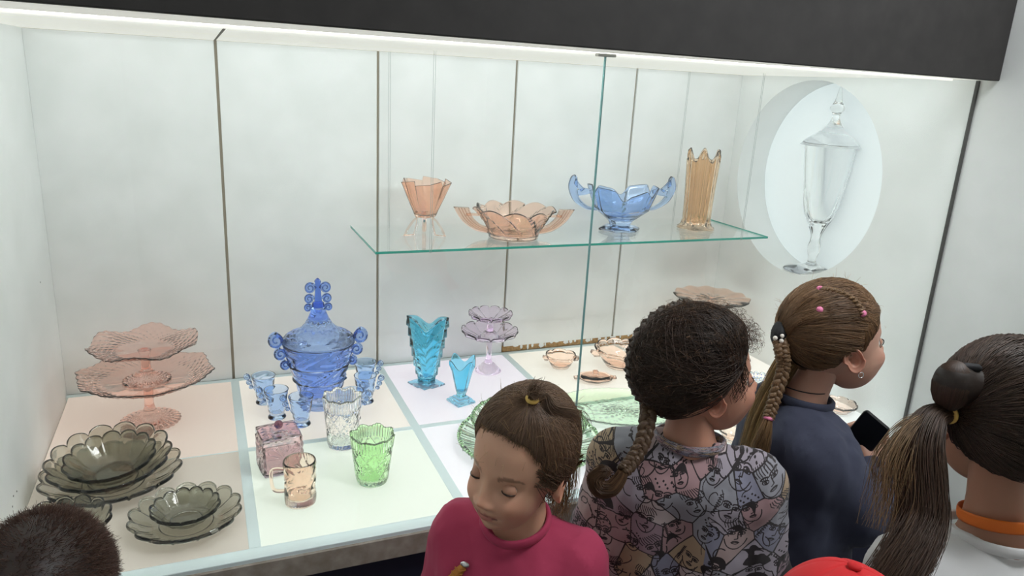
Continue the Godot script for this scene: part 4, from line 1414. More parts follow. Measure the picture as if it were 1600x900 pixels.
func figure(label: String, at: Vector3, yaw: float, head_at: Vector3, head_turn: Vector3, head_scale, o: Dictionary) -> Figure:
	var f := Figure.new()
	f.root = thing("person", label, "person", Vector3(at.x, 0, at.z), yaw)
	f.neck = Vector3(0, at.y, 0)
	var turn := Basis.from_euler(Vector3(deg_to_rad(head_turn.x), deg_to_rad(head_turn.y), deg_to_rad(head_turn.z)))
	var inv := Transform3D(Basis(Vector3.UP, yaw), Vector3(at.x, 0, at.z)).affine_inverse()
	f.head = inv * Transform3D(turn * Basis.from_scale(head_scale if head_scale is Vector3 else Vector3.ONE * head_scale), head_at)
	f.width = o.get("width", 0.118)
	f.drop = o.get("drop", 0.0)
	f.skin = o.skin
	f.arms = o.get("arms", [])
	var n := f.neck
	if f.arms.is_empty():
		for s in [1.0, -1.0]:
			f.arms.append([n + Vector3((f.width + 0.035) * s, -0.215, -0.01), n + Vector3((f.width + 0.04) * s, -0.385, 0.04)])
	# the body under the clothes, one mesh with the head and the hands
	var b := B.new()
	var hip := n.y - 0.36
	var throat: Vector3 = f.head * Vector3(0, -0.035, -0.022)
	var bones := [[n + Vector3(0, -0.05, -0.008), n + Vector3(0, 0.0, -0.004), 0.05, 0.037], [n + Vector3(0, 0.0, -0.004), throat, 0.037, 0.037],
		[n + Vector3(0.05, -0.085, 0), n + Vector3(0.045, -0.33, 0), 0.066, 0.07], [n + Vector3(-0.05, -0.085, 0), n + Vector3(-0.045, -0.33, 0), 0.066, 0.07]]
	for k in 2:
		var s: float = [1.0, -1.0][k]
		var sh := n + Vector3(f.width * s, -0.05 - f.drop, -0.004)
		bones.append([n + Vector3(0.02 * s, -0.04, -0.004), sh + Vector3(-0.008 * s, -0.006, 0), 0.03, 0.033])
		bones.append([sh, f.arms[k][0], 0.036, 0.028])
		bones.append([f.arms[k][0], f.arms[k][1], 0.028, 0.019])
		bones.append([Vector3(0.055 * s, hip, 0), Vector3(0.062 * s, hip * 0.52, 0.008), 0.068, 0.042])
		bones.append([Vector3(0.062 * s, hip * 0.52, 0.008), Vector3(0.064 * s, 0.06, -0.01), 0.042, 0.028])
	b.nets(bones, 0.0125, 0.03, f.skin)
	var hb := B.new()
	for k in 2:
		var y: Vector3 = (f.arms[k][0] - f.arms[k][1]).normalized()
		var ref: Vector3 = o.get("palm", Vector3(1, 0, 0)) * [1.0, -1.0][k]
		var z := (ref - y * ref.dot(y)).normalized()
		hand(hb, Transform3D(Basis(y.cross(z), y, z), f.arms[k][1]), [-1.0, 1.0][k], o.get("grip", 0.5), f.skin)
	append(b, hb, Transform3D())
	head(b, f.head, o)
	obj("body", b, mats.skin, f.root)
	# trousers and shoes
	var tr := B.new()
	var legs := []
	for s in [-1.0, 1.0]:
		legs.append([Vector3(0.045 * s, hip + 0.06, 0), Vector3(0.058 * s, hip - 0.02, 0), 0.075, 0.082])
		legs.append([Vector3(0.058 * s, hip - 0.02, 0), Vector3(0.063 * s, hip * 0.52, 0.008), 0.078, 0.056])
		legs.append([Vector3(0.063 * s, hip * 0.52, 0.008), Vector3(0.065 * s, 0.085, -0.008), 0.056, 0.046])
	tr.nets(legs, 0.0135, 0.012)
	obj("trousers", tr, mats.denim, f.root)
	for s in [-1.0, 1.0]:
		var sh := B.new()
		sh.nets([[Vector3(0.065 * s, 0.034, -0.03), Vector3(0.07 * s, 0.028, 0.09), 0.033, 0.026], [Vector3(0.065 * s, 0.035, -0.012), Vector3(0.065 * s, 0.075, -0.012), 0.033, 0.034]], 0.009, 0.02)
		for k in sh.v.size():
			sh.v[k].y = maxf(sh.v[k].y, 0.002)
		obj("shoe", sh, mats.shoe, f.root)
	return f


func shirt(f: Figure, m: Material, loose: float, sleeve: float, wrinkle: float, seed_: int, called := "shirt", cell := 0.0085) -> MeshInstance3D:
	var n := f.neck
	var b := B.new()
	var w := f.width
	var bones := [[n + Vector3(0.05, -0.09, -0.002), n + Vector3(0.055, -0.34, 0.002), 0.078 + loose, 0.088 + loose * 1.6], [n + Vector3(-0.05, -0.09, -0.002), n + Vector3(-0.055, -0.34, 0.002), 0.078 + loose, 0.088 + loose * 1.6],
		[n + Vector3(0.05, -0.06, -0.012), n + Vector3(-0.05, -0.06, -0.012), 0.055 + loose * 0.5, 0.055 + loose * 0.5]]
	for k in 2:
		var s: float = [1.0, -1.0][k]
		var sh := n + Vector3(w * s, -0.052 - f.drop, -0.006)
		var el: Vector3 = f.arms[k][0]
		var wr: Vector3 = f.arms[k][1]
		bones.append([n + Vector3(0.035 * s, -0.03, -0.008), sh, 0.036, 0.041 + loose])
		bones.append([sh, sh.lerp(el, minf(sleeve, 1.0)), 0.043 + loose, lerpf(0.043, 0.038, minf(sleeve, 1.0)) + loose])
		if sleeve > 1.0:
			bones.append([el, el.lerp(wr, sleeve - 1.0), 0.038 + loose, 0.03 + loose * 0.6])
	var fn := noise(seed_, 9.0, 2)
	var fine := noise(seed_ + 1, 26.0, 2)
	b.nets(bones, cell, 0.026, Color.WHITE, func(p: Vector3) -> float:
		var q := Vector3(p.x * 1.2, p.y * 0.55 + p.x * 0.4, p.z * 1.2)
		return wrinkle * (fn.get_noise_3dv(q) + 0.4 * fine.get_noise_3dv(q)))
	return obj(called, b, m, f.root)


func collar(f: Figure, m: Material, rx: float, rz: float, drop: float, thick: float, at := Vector3(0, 0.006, 0.002), called := "collar", parent: Node3D = null) -> void:
	var b := B.new()
	var p := []
	for k in 48:
		var a := TAU * k / 48
		p.append(f.neck + at + Vector3(cos(a) * rx, -drop * (0.5 + 0.5 * sin(a)) + 0.004 * absf(cos(a)), sin(a) * rz))
	b.tube(p, func(_t: float) -> Vector2: return Vector2(thick * 0.55, thick), 8, Vector3.UP, Color.WHITE, true)
	obj(called, b, m, f.root if parent == null else parent)


# ---- hair
# the edge of the hair: elevation for an azimuth
func hairline(az: float, front: float) -> float:
	var a := absf(wrapf(az, -PI, PI))
	var keys := [[0.0, front], [0.6, front - 0.06], [0.95, front - 0.3], [1.2, 0.16], [1.42, -0.12], [1.62, 0.02], [1.85, -0.2], [2.2, -0.52], [2.7, -0.66], [3.2, -0.7]]
	for k in keys.size() - 1:
		if a <= keys[k + 1][0]:
			return lerpf(keys[k][1], keys[k + 1][1], smoothstep(0.0, 1.0, (a - keys[k][0]) / (keys[k + 1][0] - keys[k][0])))
	return -0.7


func scalp(b: B, xf: Transform3D, front: float, thick: float, col: Color, bump := 0.0, seed_ := 1) -> void:
	var t := B.new()
	var fn := noise(seed_, 30.0, 2)
	t.grid(96, 34, func(u: float, j: int) -> Vector3:
		var az := TAU * u
		var e := float(j) / 33.0
		var d := dir(az, lerpf(hairline(az, front), PI / 2, e))
		return d * (skull_r(d) + thick * smoothstep(0.0, 0.22, e) + 0.0006 + bump * fn.get_noise_3dv(d * 2.0) * smoothstep(0.05, 0.3, e)), true, func(p: Vector3) -> Color: return col * (0.85 + 0.3 * fn.get_noise_3dv(p.normalized() * 6)), false)
	append(b, t, xf)


func shade(col: Color, r: RandomNumberGenerator, spread := 0.35) -> Color:
	var k := (1.0 + r.randf_range(-spread, spread)) * (1.55 if r.randf() < 0.12 else 1.0)
	return Color(col.r * k, col.g * k, col.b * k * r.randf_range(0.9, 1.05))


# strands combed over the head from their roots to a gathering point; where(r) -> [azimuth, elevation] of a root
func comb(b: B, xf: Transform3D, count: int, where: Callable, to: Vector3, lift: float, thick: float, w: float, col: Color, r: RandomNumberGenerator, spread := 0.06, wave := 0.0, part := 1.0) -> void:
	for k in count:
		var q: Array = where.call(r)
		var d0 := dir(q[0], q[1])
		var d1 := (to + Vector3(r.randfn(), r.randfn(), r.randfn()) * spread).normalized()
		var p := PackedVector3Array()
		var up := r.randf_range(0.2, 1.0)
		var ph := r.randf() * TAU
		var side := d0.cross(d1).normalized()
		var stop := part * r.randf_range(0.9, 1.0)
		for s in 9:
			var t := s / 8.0 * stop
			var d := d0.slerp(d1, t)
			d = (d + side * wave * sin(ph + t * 9.0) * sin(t * PI)).normalized()
			var h := thick * smoothstep(0.0, 0.25, t + 0.25 * smoothstep(0.0, 0.4, q[1] - hairline(q[0], 0.6))) + lift * up * sin(t * PI * 0.9) + 0.0008 + 0.0015 * up
			p.append(xf * (d * (skull_r(d) + h)))
		b.hair(p, w, w * 0.7, shade(col, r), xf.basis * (d0 + d1).normalized())


func hair_roots(front: float, lo := -PI, hi := PI, edge := 0.35) -> Callable:
	return func(r: RandomNumberGenerator) -> Array:
		var az := r.randf_range(lo, hi)
		var low := hairline(az, front)
		var e := low + absf(r.randfn()) * 0.05 if r.randf() < edge else asin(lerpf(sin(low), 0.9998, r.randf()))
		return [az, minf(e, 1.56)]


# a bundle of strands along a curve, wide(t) its half width
func tail(b: B, pts: Array, wide: Callable, count: int, w: float, col: Color, r: RandomNumberGenerator, wave := 0.004, tip := 0.25, flatness := 1.0) -> void:
	var path := path3(pts, 6)
	var m := path.size()
	var frames := []
	var nrm := Vector3(0.3, 0.2, 1).normalized()
	for j in m:
		var t: Vector3 = (path[mini(j + 1, m - 1)] - path[maxi(j - 1, 0)]).normalized()
		nrm = (nrm - t * nrm.dot(t)).normalized()
		frames.append([nrm, t.cross(nrm)])
	for k in count:
		var a := r.randf() * TAU
		var rho := sqrt(r.randf())
		var ph := r.randf() * TAU
		var fr := r.randf_range(3.0, 7.0)
		var stop := int((m - 1) * (1.0 - tip * r.randf()))
		var p := PackedVector3Array()
		for j in stop + 1:
			var t := float(j) / (m - 1)
			var g: float = wide.call(t)
			var q: Vector3 = path[j]
			q += (frames[j][0] * cos(a + t * 0.6) * flatness + frames[j][1] * sin(a + t * 0.6)) * rho * g
			q += frames[j][1] * sin(ph + t * fr) * wave * t + frames[j][0] * cos(ph * 2 + t * fr) * wave * t
			p.append(q)
		if p.size() > 2:
			b.hair(p, w, w * 0.45, shade(col, r), frames[0][0])


# three strands plaited along a curve; out points away from what the braid lies on
func braid(b: B, pts: Array, out: Callable, wide: Callable, crossings: float, col: Color, r: RandomNumberGenerator, hairs := 46) -> void:
	var path := path3(pts, 14)
	var m := path.size()
	for k in 3:
		var cen := []
		var fr := []
		var th := []
		for j in m:
			var t := float(j) / (m - 1)
			var tan: Vector3 = (path[mini(j + 1, m - 1)] - path[maxi(j - 1, 0)]).normalized()
			var o: Vector3 = out.call(t)
			o = (o - tan * o.dot(tan)).normalized()
			var s := tan.cross(o)
			var g: float = wide.call(t)
			var a := TAU * (crossings * t / 2.0 + k / 3.0)
			cen.append(path[j] + s * sin(a) * g * 0.62 + o * sin(2.0 * a) * g * 0.34)
			fr.append([s, o])
			th.append(g * 0.5)
		b.tube(cen, func(t: float) -> Vector2: return Vector2.ONE * th[int(t * (m - 1))] * 0.93, 10, out.call(0.0), col * 0.8)
		for h in hairs:
			var a0 := r.randf() * TAU
			var p := PackedVector3Array()
			for j in range(0, m, 2):
				var a := a0 + 0.5 * sin(j * 0.2 + h)
				p.append(cen[j] + (fr[j][0] * cos(a) + fr[j][1] * sin(a)) * th[j] * r.randf_range(0.94, 1.03))
			b.hair(p, 0.00075, 0.0006, shade(col, r, 0.4), out.call(0.0))


func band_ring(called: String, at: Vector3, axis: Vector3, r: float, thick: float, m: Material, parent: Node3D) -> void:
	var b := B.new()
	var x := axis.cross(Vector3(0.31, 0.2, 0.93)).normalized()
	var y := axis.cross(x).normalized()
	var p := []
	for k in 20:
		p.append(at + (x * cos(TAU * k / 20) + y * sin(TAU * k / 20)) * r)
	b.tube(p, func(_t: float) -> Vector2: return Vector2(thick, thick), 8, axis, Color.WHITE, true)
	obj(called, b, m, parent)


func people_materials() -> void:
	var m := spun("skin", 0.5)
	m.subsurf_scatter_enabled = true
	m.subsurf_scatter_strength = 0.12
	m = spun("hair", 0.5)
	m.backlight_enabled = true
	m.backlight = Color(0.5, 0.5, 0.5)
	var weave := noise_map(31, 0.12, Color(0.35, 0.35, 0.35), Color(0.65, 0.65, 0.65))
	for q in [["denim", Color(0.16, 0.18, 0.26)], ["shoe", Color(0.75, 0.74, 0.72)], ["pink_cotton", Color(0.66, 0.2, 0.33)], ["navy_fleece", Color(0.2, 0.215, 0.29)], ["white_cotton", Color(0.88, 0.88, 0.88)], ["red_cloth", Color(0.8, 0.1, 0.12)], ["grey_cotton", Color(0.4, 0.42, 0.45)]]:
		var c := plain(q[0], q[1], 0.85)
		rough_over(c, null, 9.0, 0.03, weave, false)
		c.rim_enabled = q[0] != "shoe"
		c.rim = 0.3
	plain("yellow_elastic", Color(0.86, 0.72, 0.38), 0.6)
	plain("pink_elastic", Color(0.9, 0.5, 0.66), 0.5)
	plain("black_elastic", Color(0.04, 0.04, 0.06), 0.7)
	plain("pearl", Color(0.94, 0.92, 0.88), 0.2)
	plain("gilt", Color(0.75, 0.5, 0.22), 0.35, 0.4)
	plain("orange_cord", Color(0.9, 0.45, 0.12), 0.6)
	plain("phone_black", Color(0.025, 0.028, 0.04), 0.35)
	plain("silver", Color(0.85, 0.85, 0.85), 0.2, 0.9)


func people() -> void:
	people_materials()
	girl_in_pink()
	girl_in_print()
	girl_in_navy()
	girl_in_white()
	boy()
	child_in_cap()


func girl_in_pink() -> void:
	var f := figure("girl in a pink top with a small yellow hair tie, looking down, facing the viewer", Vector3(0.768, 0.965, 1.118), deg_to_rad(-42), Vector3(0.7615, 1.078, 1.131), Vector3(1.5, -58.7, -6.2), Vector3(0.96, 1.025, 0.95),
		{"skin": lin(0.79, 0.61, 0.51), "lip": lin(0.66, 0.36, 0.34), "brow": lin(0.36, 0.27, 0.2), "lids": -0.1, "gaze": Vector3(0, -0.5, 1), "width": 0.094})
	var top := shirt(f, mats.pink_cotton, 0.003, 1.9, 0.007, 41)
	collar(f, mats.pink_cotton, 0.051, 0.050, 0.024, 0.0085, Vector3(0, 0.016, 0.006), "collar", top)
	# the small embroidered motif on the chest
	var n := f.neck
	var chest: PackedVector3Array = top.mesh.surface_get_arrays(0)[Mesh.ARRAY_VERTEX]
	var on := func(x: float, y: float) -> Vector3:
		var best := Vector3(x, y, -1)
		for q in chest:
			if absf(q.x - x) < 0.007 and absf(q.y - y) < 0.007 and q.z > best.z:
				best.z = q.z
		return best + Vector3(0, 0, 0.0015)
	var b := B.new()
	var path := path3([on.call(-0.056, n.y - 0.052), on.call(-0.064, n.y - 0.064), on.call(-0.070, n.y - 0.080), on.call(-0.071, n.y - 0.098), on.call(-0.066, n.y - 0.118)], 6)
	b.tube(path, func(t: float) -> Vector2: return Vector2(0.0095 * (0.55 + 0.6 * sin(t * 2.2) - 0.25 * t), 0.003), 12, Vector3.BACK)
	for k in 6:
		var q: Vector3 = path[3 + k * 3]
		b.tube([q + Vector3(-0.009, 0.003, 0.002), q + Vector3(0, -0.001, 0.0038), q + Vector3(0.009, 0.003, 0.002)], func(_t: float) -> Vector2: return Vector2(0.0012, 0.0012), 6)
	obj("motif", b, mats.gilt, top)
	b = B.new()
	b.ball(path[0] + Vector3(0.002, 0.004, 0.0), Vector3(0.008, 0.005, 0.0035), 12, 7)
	obj("motif_tip", b, mats.silver, top)
	# hair: the front half drawn up to a tie above the forehead, the rest loose behind
	var r := RandomNumberGenerator.new()
	r.seed = 7
	var col := lin(0.42, 0.33, 0.26)
	var h := B.new()
	var tie := dir(0.75, 1.36)
	scalp(h, f.head, 0.8, 0.004, lin(0.31, 0.245, 0.195), 0.0, 3)
	comb(h, f.head, 2300, hair_roots(0.8, -2.0, 2.0, 0.5), tie, 0.003, 0.004, 0.0006, col, r, 0.035)
	var back: Vector3 = dir(2.6, -0.55)
	comb(h, f.head, 1500, func(q: RandomNumberGenerator) -> Array: return [q.randf_range(0.9, 4.6), asin(q.randf_range(0.0, 0.93))], back, 0.003, 0.0045, 0.0006, col, r, 0.2)
	comb(h, f.head, 1500, func(q: RandomNumberGenerator) -> Array: return [q.randf_range(-PI, PI), q.randf_range(0.85, 1.5)], dir(2.7, 0.2), 0.003, 0.0045, 0.0006, col, r, 0.3)
	var at: Vector3 = f.head * (tie * (skull_r(tie) + 0.009))
	var up: Vector3 = f.head.basis * tie
	tail(h, [at - up * 0.004, at + up * 0.005 + f.head.basis * Vector3(0.004, 0, -0.004), at + up * 0.006 + f.head.basis * Vector3(0.014, 0, -0.014), f.head * (dir(1.5, 1.15) * (skull_r(dir(1.5, 1.15)) + 0.011)), f.head * (dir(2.2, 0.8) * (skull_r(dir(2.2, 0.8)) + 0.009)), f.head * (dir(2.5, 0.3) * (skull_r(dir(2.5, 0.3)) + 0.008))], func(t: float) -> float: return 0.005 + 0.02 * smoothstep(0.3, 0.9, t), 260, 0.0005, col, r, 0.004, 0.75, 0.3)
	tail(h, [at - up * 0.002, at + up * 0.012, at + up * 0.02 + f.head.basis * Vector3(0.006, 0, 0), at + up * 0.027 + f.head.basis * Vector3(0.014, 0, 0)], func(t: float) -> float: return 0.005 + 0.014 * t, 170, 0.0005, col, r, 0.004, 0.6)
	var nape: Vector3 = f.head * (dir(2.3, -0.35) * 0.095)
	var own := f.root.transform.affine_inverse()
	tail(h, [nape + Vector3(0, 0.04, 0), own * Vector3(0.852, 1.03, 1.09), own * Vector3(0.850, 0.988, 1.097), own * Vector3(0.842, 0.962, 1.108), own * Vector3(0.834, 0.945, 1.118)], func(t: float) -> float: return 0.014 + 0.006 * t, 200, 0.0006, lin(0.55, 0.43, 0.29), r, 0.008, 0.5)
	tail(h, [own * Vector3(0.866, 1.13, 1.104), own * Vector3(0.867, 1.068, 1.109), own * Vector3(0.863, 1.01, 1.117), own * Vector3(0.85, 0.975, 1.126), own * Vector3(0.845, 0.955, 1.13)], func(t: float) -> float: return 0.007, 36, 0.0005, lin(0.55, 0.43, 0.29), r, 0.008, 0.5)
	comb(h, f.head, 420, func(q: RandomNumberGenerator) -> Array:                # fine hair along the forehead
		var az := q.randf_range(-1.5, 1.5)
		return [az, hairline(az, 0.8) - absf(q.randfn()) * 0.035], tie, 0.001, 0.002, 0.0003, lin(0.5, 0.39, 0.29), r, 0.08, 0.01, 0.3)
	for k in 60:                                               # wisps
		var d := dir(r.randf_range(-1.2, 2.4), r.randf_range(0.3, 1.4))
		var p0: Vector3 = d * (skull_r(d) + 0.008)
		var s := Vector3(r.randfn(), r.randfn(), r.randfn()).limit_length(1.6) * 0.007
		h.hair(PackedVector3Array([f.head * p0, f.head * (p0 + d * 0.006 + s * 0.5), f.head * (p0 + d * 0.011 + s), f.head * (p0 + d * 0.013 + s * 1.6)]), 0.00025, 0.00015, shade(lin(0.6, 0.48, 0.33), r), up)
	obj("hair", h, mats.hair, f.root)
	band_ring("hair_tie", at + up * 0.002, up, 0.0065, 0.0036, mats.yellow_elastic, f.root)


func girl_in_print() -> void:
	var f := figure("curly dark haired girl with a braid, in a sweatshirt printed with drawn faces", Vector3(1.082, 1.045, 1.11), deg_to_rad(140), Vector3(1.097, 1.16, 1.1), Vector3(-7.7, 78.5, -2.2), 1.0,
		{"skin": lin(0.72, 0.53, 0.44), "lip": lin(0.6, 0.34, 0.32), "brow": lin(0.2, 0.15, 0.12), "lids": 0.3, "width": 0.106})
	var m := plain("face_print", Color.WHITE, 0.85)
	m.albedo_texture = ImageTexture.create_from_image(face_print())
	m.uv1_scale = Vector3(2.7, -2.7, 1)
	m.uv1_offset = Vector3(0.13, 0.2, 0)
	m.rim_enabled = true
	m.rim = 0.25
	var top := shirt(f, m, 0.010, 1.9, 0.009, 51, "sweatshirt", 0.0075)
	collar(f, m, 0.056, 0.052, 0.012, 0.009, Vector3(0, 0.008, 0.0), "collar", top)
	var r := RandomNumberGenerator.new()
	r.seed = 11
	var col := lin(0.25, 0.19, 0.155)
	var h := B.new()
	scalp(h, f.head, 0.6, 0.012, lin(0.15, 0.115, 0.095), 0.004, 8)
	var line := []                                             # the plait runs from the crown down the back of the head
	for q in [[2.0, 1.3], [2.6, 1.0], [2.85, 0.6], [2.95, 0.22], [3.0, -0.12], [3.05, -0.42]]:
		line.append(dir(q[0], q[1]))
	for k in 6:
		comb(h, f.head, 420, hair_roots(0.6, -2.9, 2.9, 0.3), line[k], 0.008, 0.011, 0.0006, col, r, 0.09, 0.02)
	var pts := []
	for d in line:
		pts.append(f.head * (d * (skull_r(d) + 0.014)))
	braid(h, pts, func(t: float) -> Vector3: return f.head.basis * line[int(t * 5)], func(t: float) -> float: return 0.017 - 0.002 * t, 10.0, col, r, 60)
	# over the left shoulder to a curled end
	var inv := f.root.transform.affine_inverse()
	var hang := [pts[5], inv * Vector3(0.990, 1.108, 1.115), inv * Vector3(0.967, 1.082, 1.142), inv * Vector3(0.940, 1.062, 1.160), inv * Vector3(0.917, 1.052, 1.170)]
	var away: Vector3 = inv.basis * Vector3(-0.5, 0.4, 0.77)
	braid(h, hang, func(_t: float) -> Vector3: return away, func(t: float) -> float: return 0.0135 - 0.003 * t, 8.0, lin(0.36, 0.27, 0.2), r, 60)
	var e: Vector3 = hang[4]
	var sx: Vector3 = inv.basis * Vector3(0.92, 0.05, 0.38)
	var sy: Vector3 = inv.basis * Vector3(0.06, 0.96, -0.27)
	tail(h, [e + away * 0.002, e - sx * 0.006 - sy * 0.012, e - sx * 0.018 - sy * 0.026, e - sx * 0.036 - sy * 0.026, e - sx * 0.042 - sy * 0.012, e - sx * 0.03 - sy * 0.002, e - sx * 0.02 - sy * 0.010], func(t: float) -> float: return 0.008 + 0.005 * sin(t * PI), 330, 0.0006, lin(0.36, 0.26, 0.18), r, 0.002, 0.2)
	# curls at the forehead and stray wisps all over
	for k in 520:
		var fore := k < 130
		var d := dir(r.randf_range(-1.1, 1.1), r.randf_range(0.55, 1.1)) if fore else dir(r.randf_range(-PI, PI), r.randf_range(-0.3, 1.5))
		if not fore and d.y < sin(hairline(atan2(d.x, d.z), 0.6)):
			continue
		var p0: Vector3 = d * (skull_r(d) + 0.010)
		var ax := Vector3(r.randfn(), r.randfn(), r.randfn()).normalized()
		var s := d.cross(ax).normalized()
		var rad := r.randf_range(0.006, 0.013) * (1.0 if fore else 0.8)
		var p := PackedVector3Array()
		var turns := r.randf_range(2.0, 5.5)
		for j in 13:
			var t := j / 12.0
			p.append(f.head * (p0 + d * (rad * (1 - cos(t * turns)) * 0.9 + 0.004 * t) + s * rad * sin(t * turns) + s.cross(d) * 0.012 * t * r.randf_range(-0.2, 1.0)))
		h.hair(p, 0.00045 if fore else 0.0003, 0.0002, shade(lin(0.4, 0.3, 0.22) if not fore else lin(0.3, 0.22, 0.17), r), f.head.basis * d)
	for k in 26:                                               # locks before and behind the ear
		var a := r.randf_range(-1.3, -0.85)
		var d := dir(a, r.randf_range(0.3, 0.6))
		var p := PackedVector3Array()
		for j in 10:
			var t := j / 9.0
			var g := dir(a - 0.05 * sin(t * 6 + k), lerpf(0.45, -0.25 + 0.15 * sin(k * 1.7), t))
			p.append(f.head * (g * (skull_r(g) + 0.006 + 0.003 * sin(t * 9 + k))))
		h.hair(p, 0.0007, 0.0003, shade(col, r), f.head.basis * d)
	obj("hair", h, mats.hair, f.root)


func face_print() -> Image:
	var size := 1024
	var cells := FastNoiseLite.new()
	cells.noise_type = FastNoiseLite.TYPE_CELLULAR
	cells.seed = 77
	cells.frequency = 1.0 / 130.0
	cells.fractal_type = FastNoiseLite.FRACTAL_NONE
	cells.cellular_return_type = FastNoiseLite.RETURN_CELL_VALUE
	var value := cells.get_image(size, size, false, false, false)
	cells.cellular_return_type = FastNoiseLite.RETURN_DISTANCE2_SUB
	var img := Image.create_empty(size, size, false, Image.FORMAT_RGB8)
	var tones := [Color(0.66, 0.58, 0.57), Color(0.55, 0.46, 0.50), Color(0.60, 0.57, 0.61), Color(0.64, 0.56, 0.46), Color(0.50, 0.50, 0.57), Color(0.70, 0.65, 0.65), Color(0.62, 0.50, 0.51), Color(0.54, 0.54, 0.57)]
	for y in size:
		for x in size:
			var c: Color = tones[int(value.get_pixel(x, y).r * 255.0 * 3.7) % 8]
			if cells.get_noise_2d(x, y) < -0.965:
				c = Color(0.14, 0.11, 0.12)
			img.set_pixel(x, y, c)
	var r := RandomNumberGenerator.new()
	r.seed = 5
	for k in 150:
		var q := Vector2(r.randf(), r.randf()) * size
		ink(img, arc(Vector2.ZERO, r.randf_range(14, 60), r.randf_range(10, 40), r.randf() * 3, 3 + r.randf() * 3), q, 1.0, r.randf() * TAU, r.randf_range(1.0, 2.3))
	for k in 26:
		var q := Vector2(r.randf(), r.randf()) * size
		for s in 16:
			ink(img, arc(Vector2(0, -s * 1.6), 34 - s, 24, PI + 0.2, TAU - 0.3), q, 1.0, (k % 5) * 0.5 - 1.0, 1.6)
	for gy in 8:
		for gx in 8:
			doodle(img, Vector2(gx * 128 + 64 + r.randf_range(-28, 28) + (64 if gy % 2 else 0), gy * 128 + 64 + r.randf_range(-28, 28)), r.randf_range(0.8, 1.25), r.randf_range(-0.6, 0.6), r)
	return img


func ink(img: Image, pts: Array, at: Vector2, sc: float, turn: float, w: float) -> void:
	var col := Color(0.13, 0.1, 0.11)
	var s := img.get_width()
	for k in pts.size() - 1:
		var a: Vector2 = at + (pts[k] * sc).rotated(turn)
		var b: Vector2 = at + (pts[k + 1] * sc).rotated(turn)
		var n := int(a.distance_to(b)) + 1
		for j in n + 1:
			var q := a.lerp(b, float(j) / n)
			for dy in range(-2, 3):
				for dx in range(-2, 3):
					if dx * dx + dy * dy <= (w + 0.45) * (w + 0.45):
						img.set_pixel(posmod(int(q.x) + dx, s), posmod(int(q.y) + dy, s), col)


func arc(c: Vector2, rx: float, ry: float, a0: float, a1: float, n := 14) -> Array:
	var out := []
	for k in n + 1:
		var a := lerpf(a0, a1, float(k) / n)
		out.append(c + Vector2(cos(a) * rx, sin(a) * ry))
	return out


# one drawn face: outline, two eyes, nose, lips, and hair as stripes, dots or a dark mass
func doodle(img: Image, at: Vector2, sc: float, turn: float, r: RandomNumberGenerator) -> void:
	ink(img, arc(Vector2(0, 0), 40, 52, 0.3, 2.9), at, sc, turn, 1.6)
	for s in [-1, 1]:
		var e := Vector2(17 * s, -8)
		ink(img, arc(e, 12, 7, PI, TAU), at, sc, turn, 1.6)
		ink(img, arc(e, 12, 5, 0, PI), at, sc, turn, 1.2)
		ink(img, arc(e, 3.5, 3.5, 0, TAU, 8), at, sc, turn, 2.0)
		ink(img, arc(e + Vector2(0, -9), 15, 7, PI + 0.3, TAU - 0.2), at, sc, turn, 2.0)
		if r.randf() < 0.5:
			for k in 4:
				ink(img, [e + Vector2(-9 + k * 6, -7), e + Vector2(-12 + k * 8, -13)], at, sc, turn, 1.0)
	ink(img, [Vector2(-5, -12), Vector2(-7, 12), Vector2(4, 15)], at, sc, turn, 1.6)
	ink(img, arc(Vector2(0, 27), 12, 4, PI, TAU), at, sc, turn, 1.6)
	ink(img, arc(Vector2(0, 27), 12, 6, 0, PI), at, sc, turn, 1.4)
	ink(img, [Vector2(-14, 27), Vector2(14, 27)], at, sc, turn, 1.3)
	var kind := r.randi() % 4
	for k in 9:
		var x := -40.0 + k * 10
		if kind == 0:
			ink(img, [Vector2(x, -28), Vector2(x + 6, -42), Vector2(x * 0.8 + 12, -58)], at, sc, turn, 1.5)
		elif kind == 1:
			ink(img, arc(Vector2(-10, -20), 24 + k * 3.4, 18 + k * 4.2, PI + 0.1, TAU - 0.4), at, sc, turn, 1.9)
		elif kind == 2:
			ink(img, arc(Vector2(x, -38 - 10 * (k % 3)), 2, 2, 0, TAU, 6), at, sc, turn, 1.6)
		else:
			ink(img, [Vector2(40 + k * 1.5, -40 + k * 8), Vector2(52 + k, -34 + k * 9), Vector2(40 + k, -30 + k * 9)], at, sc, turn, 1.3)


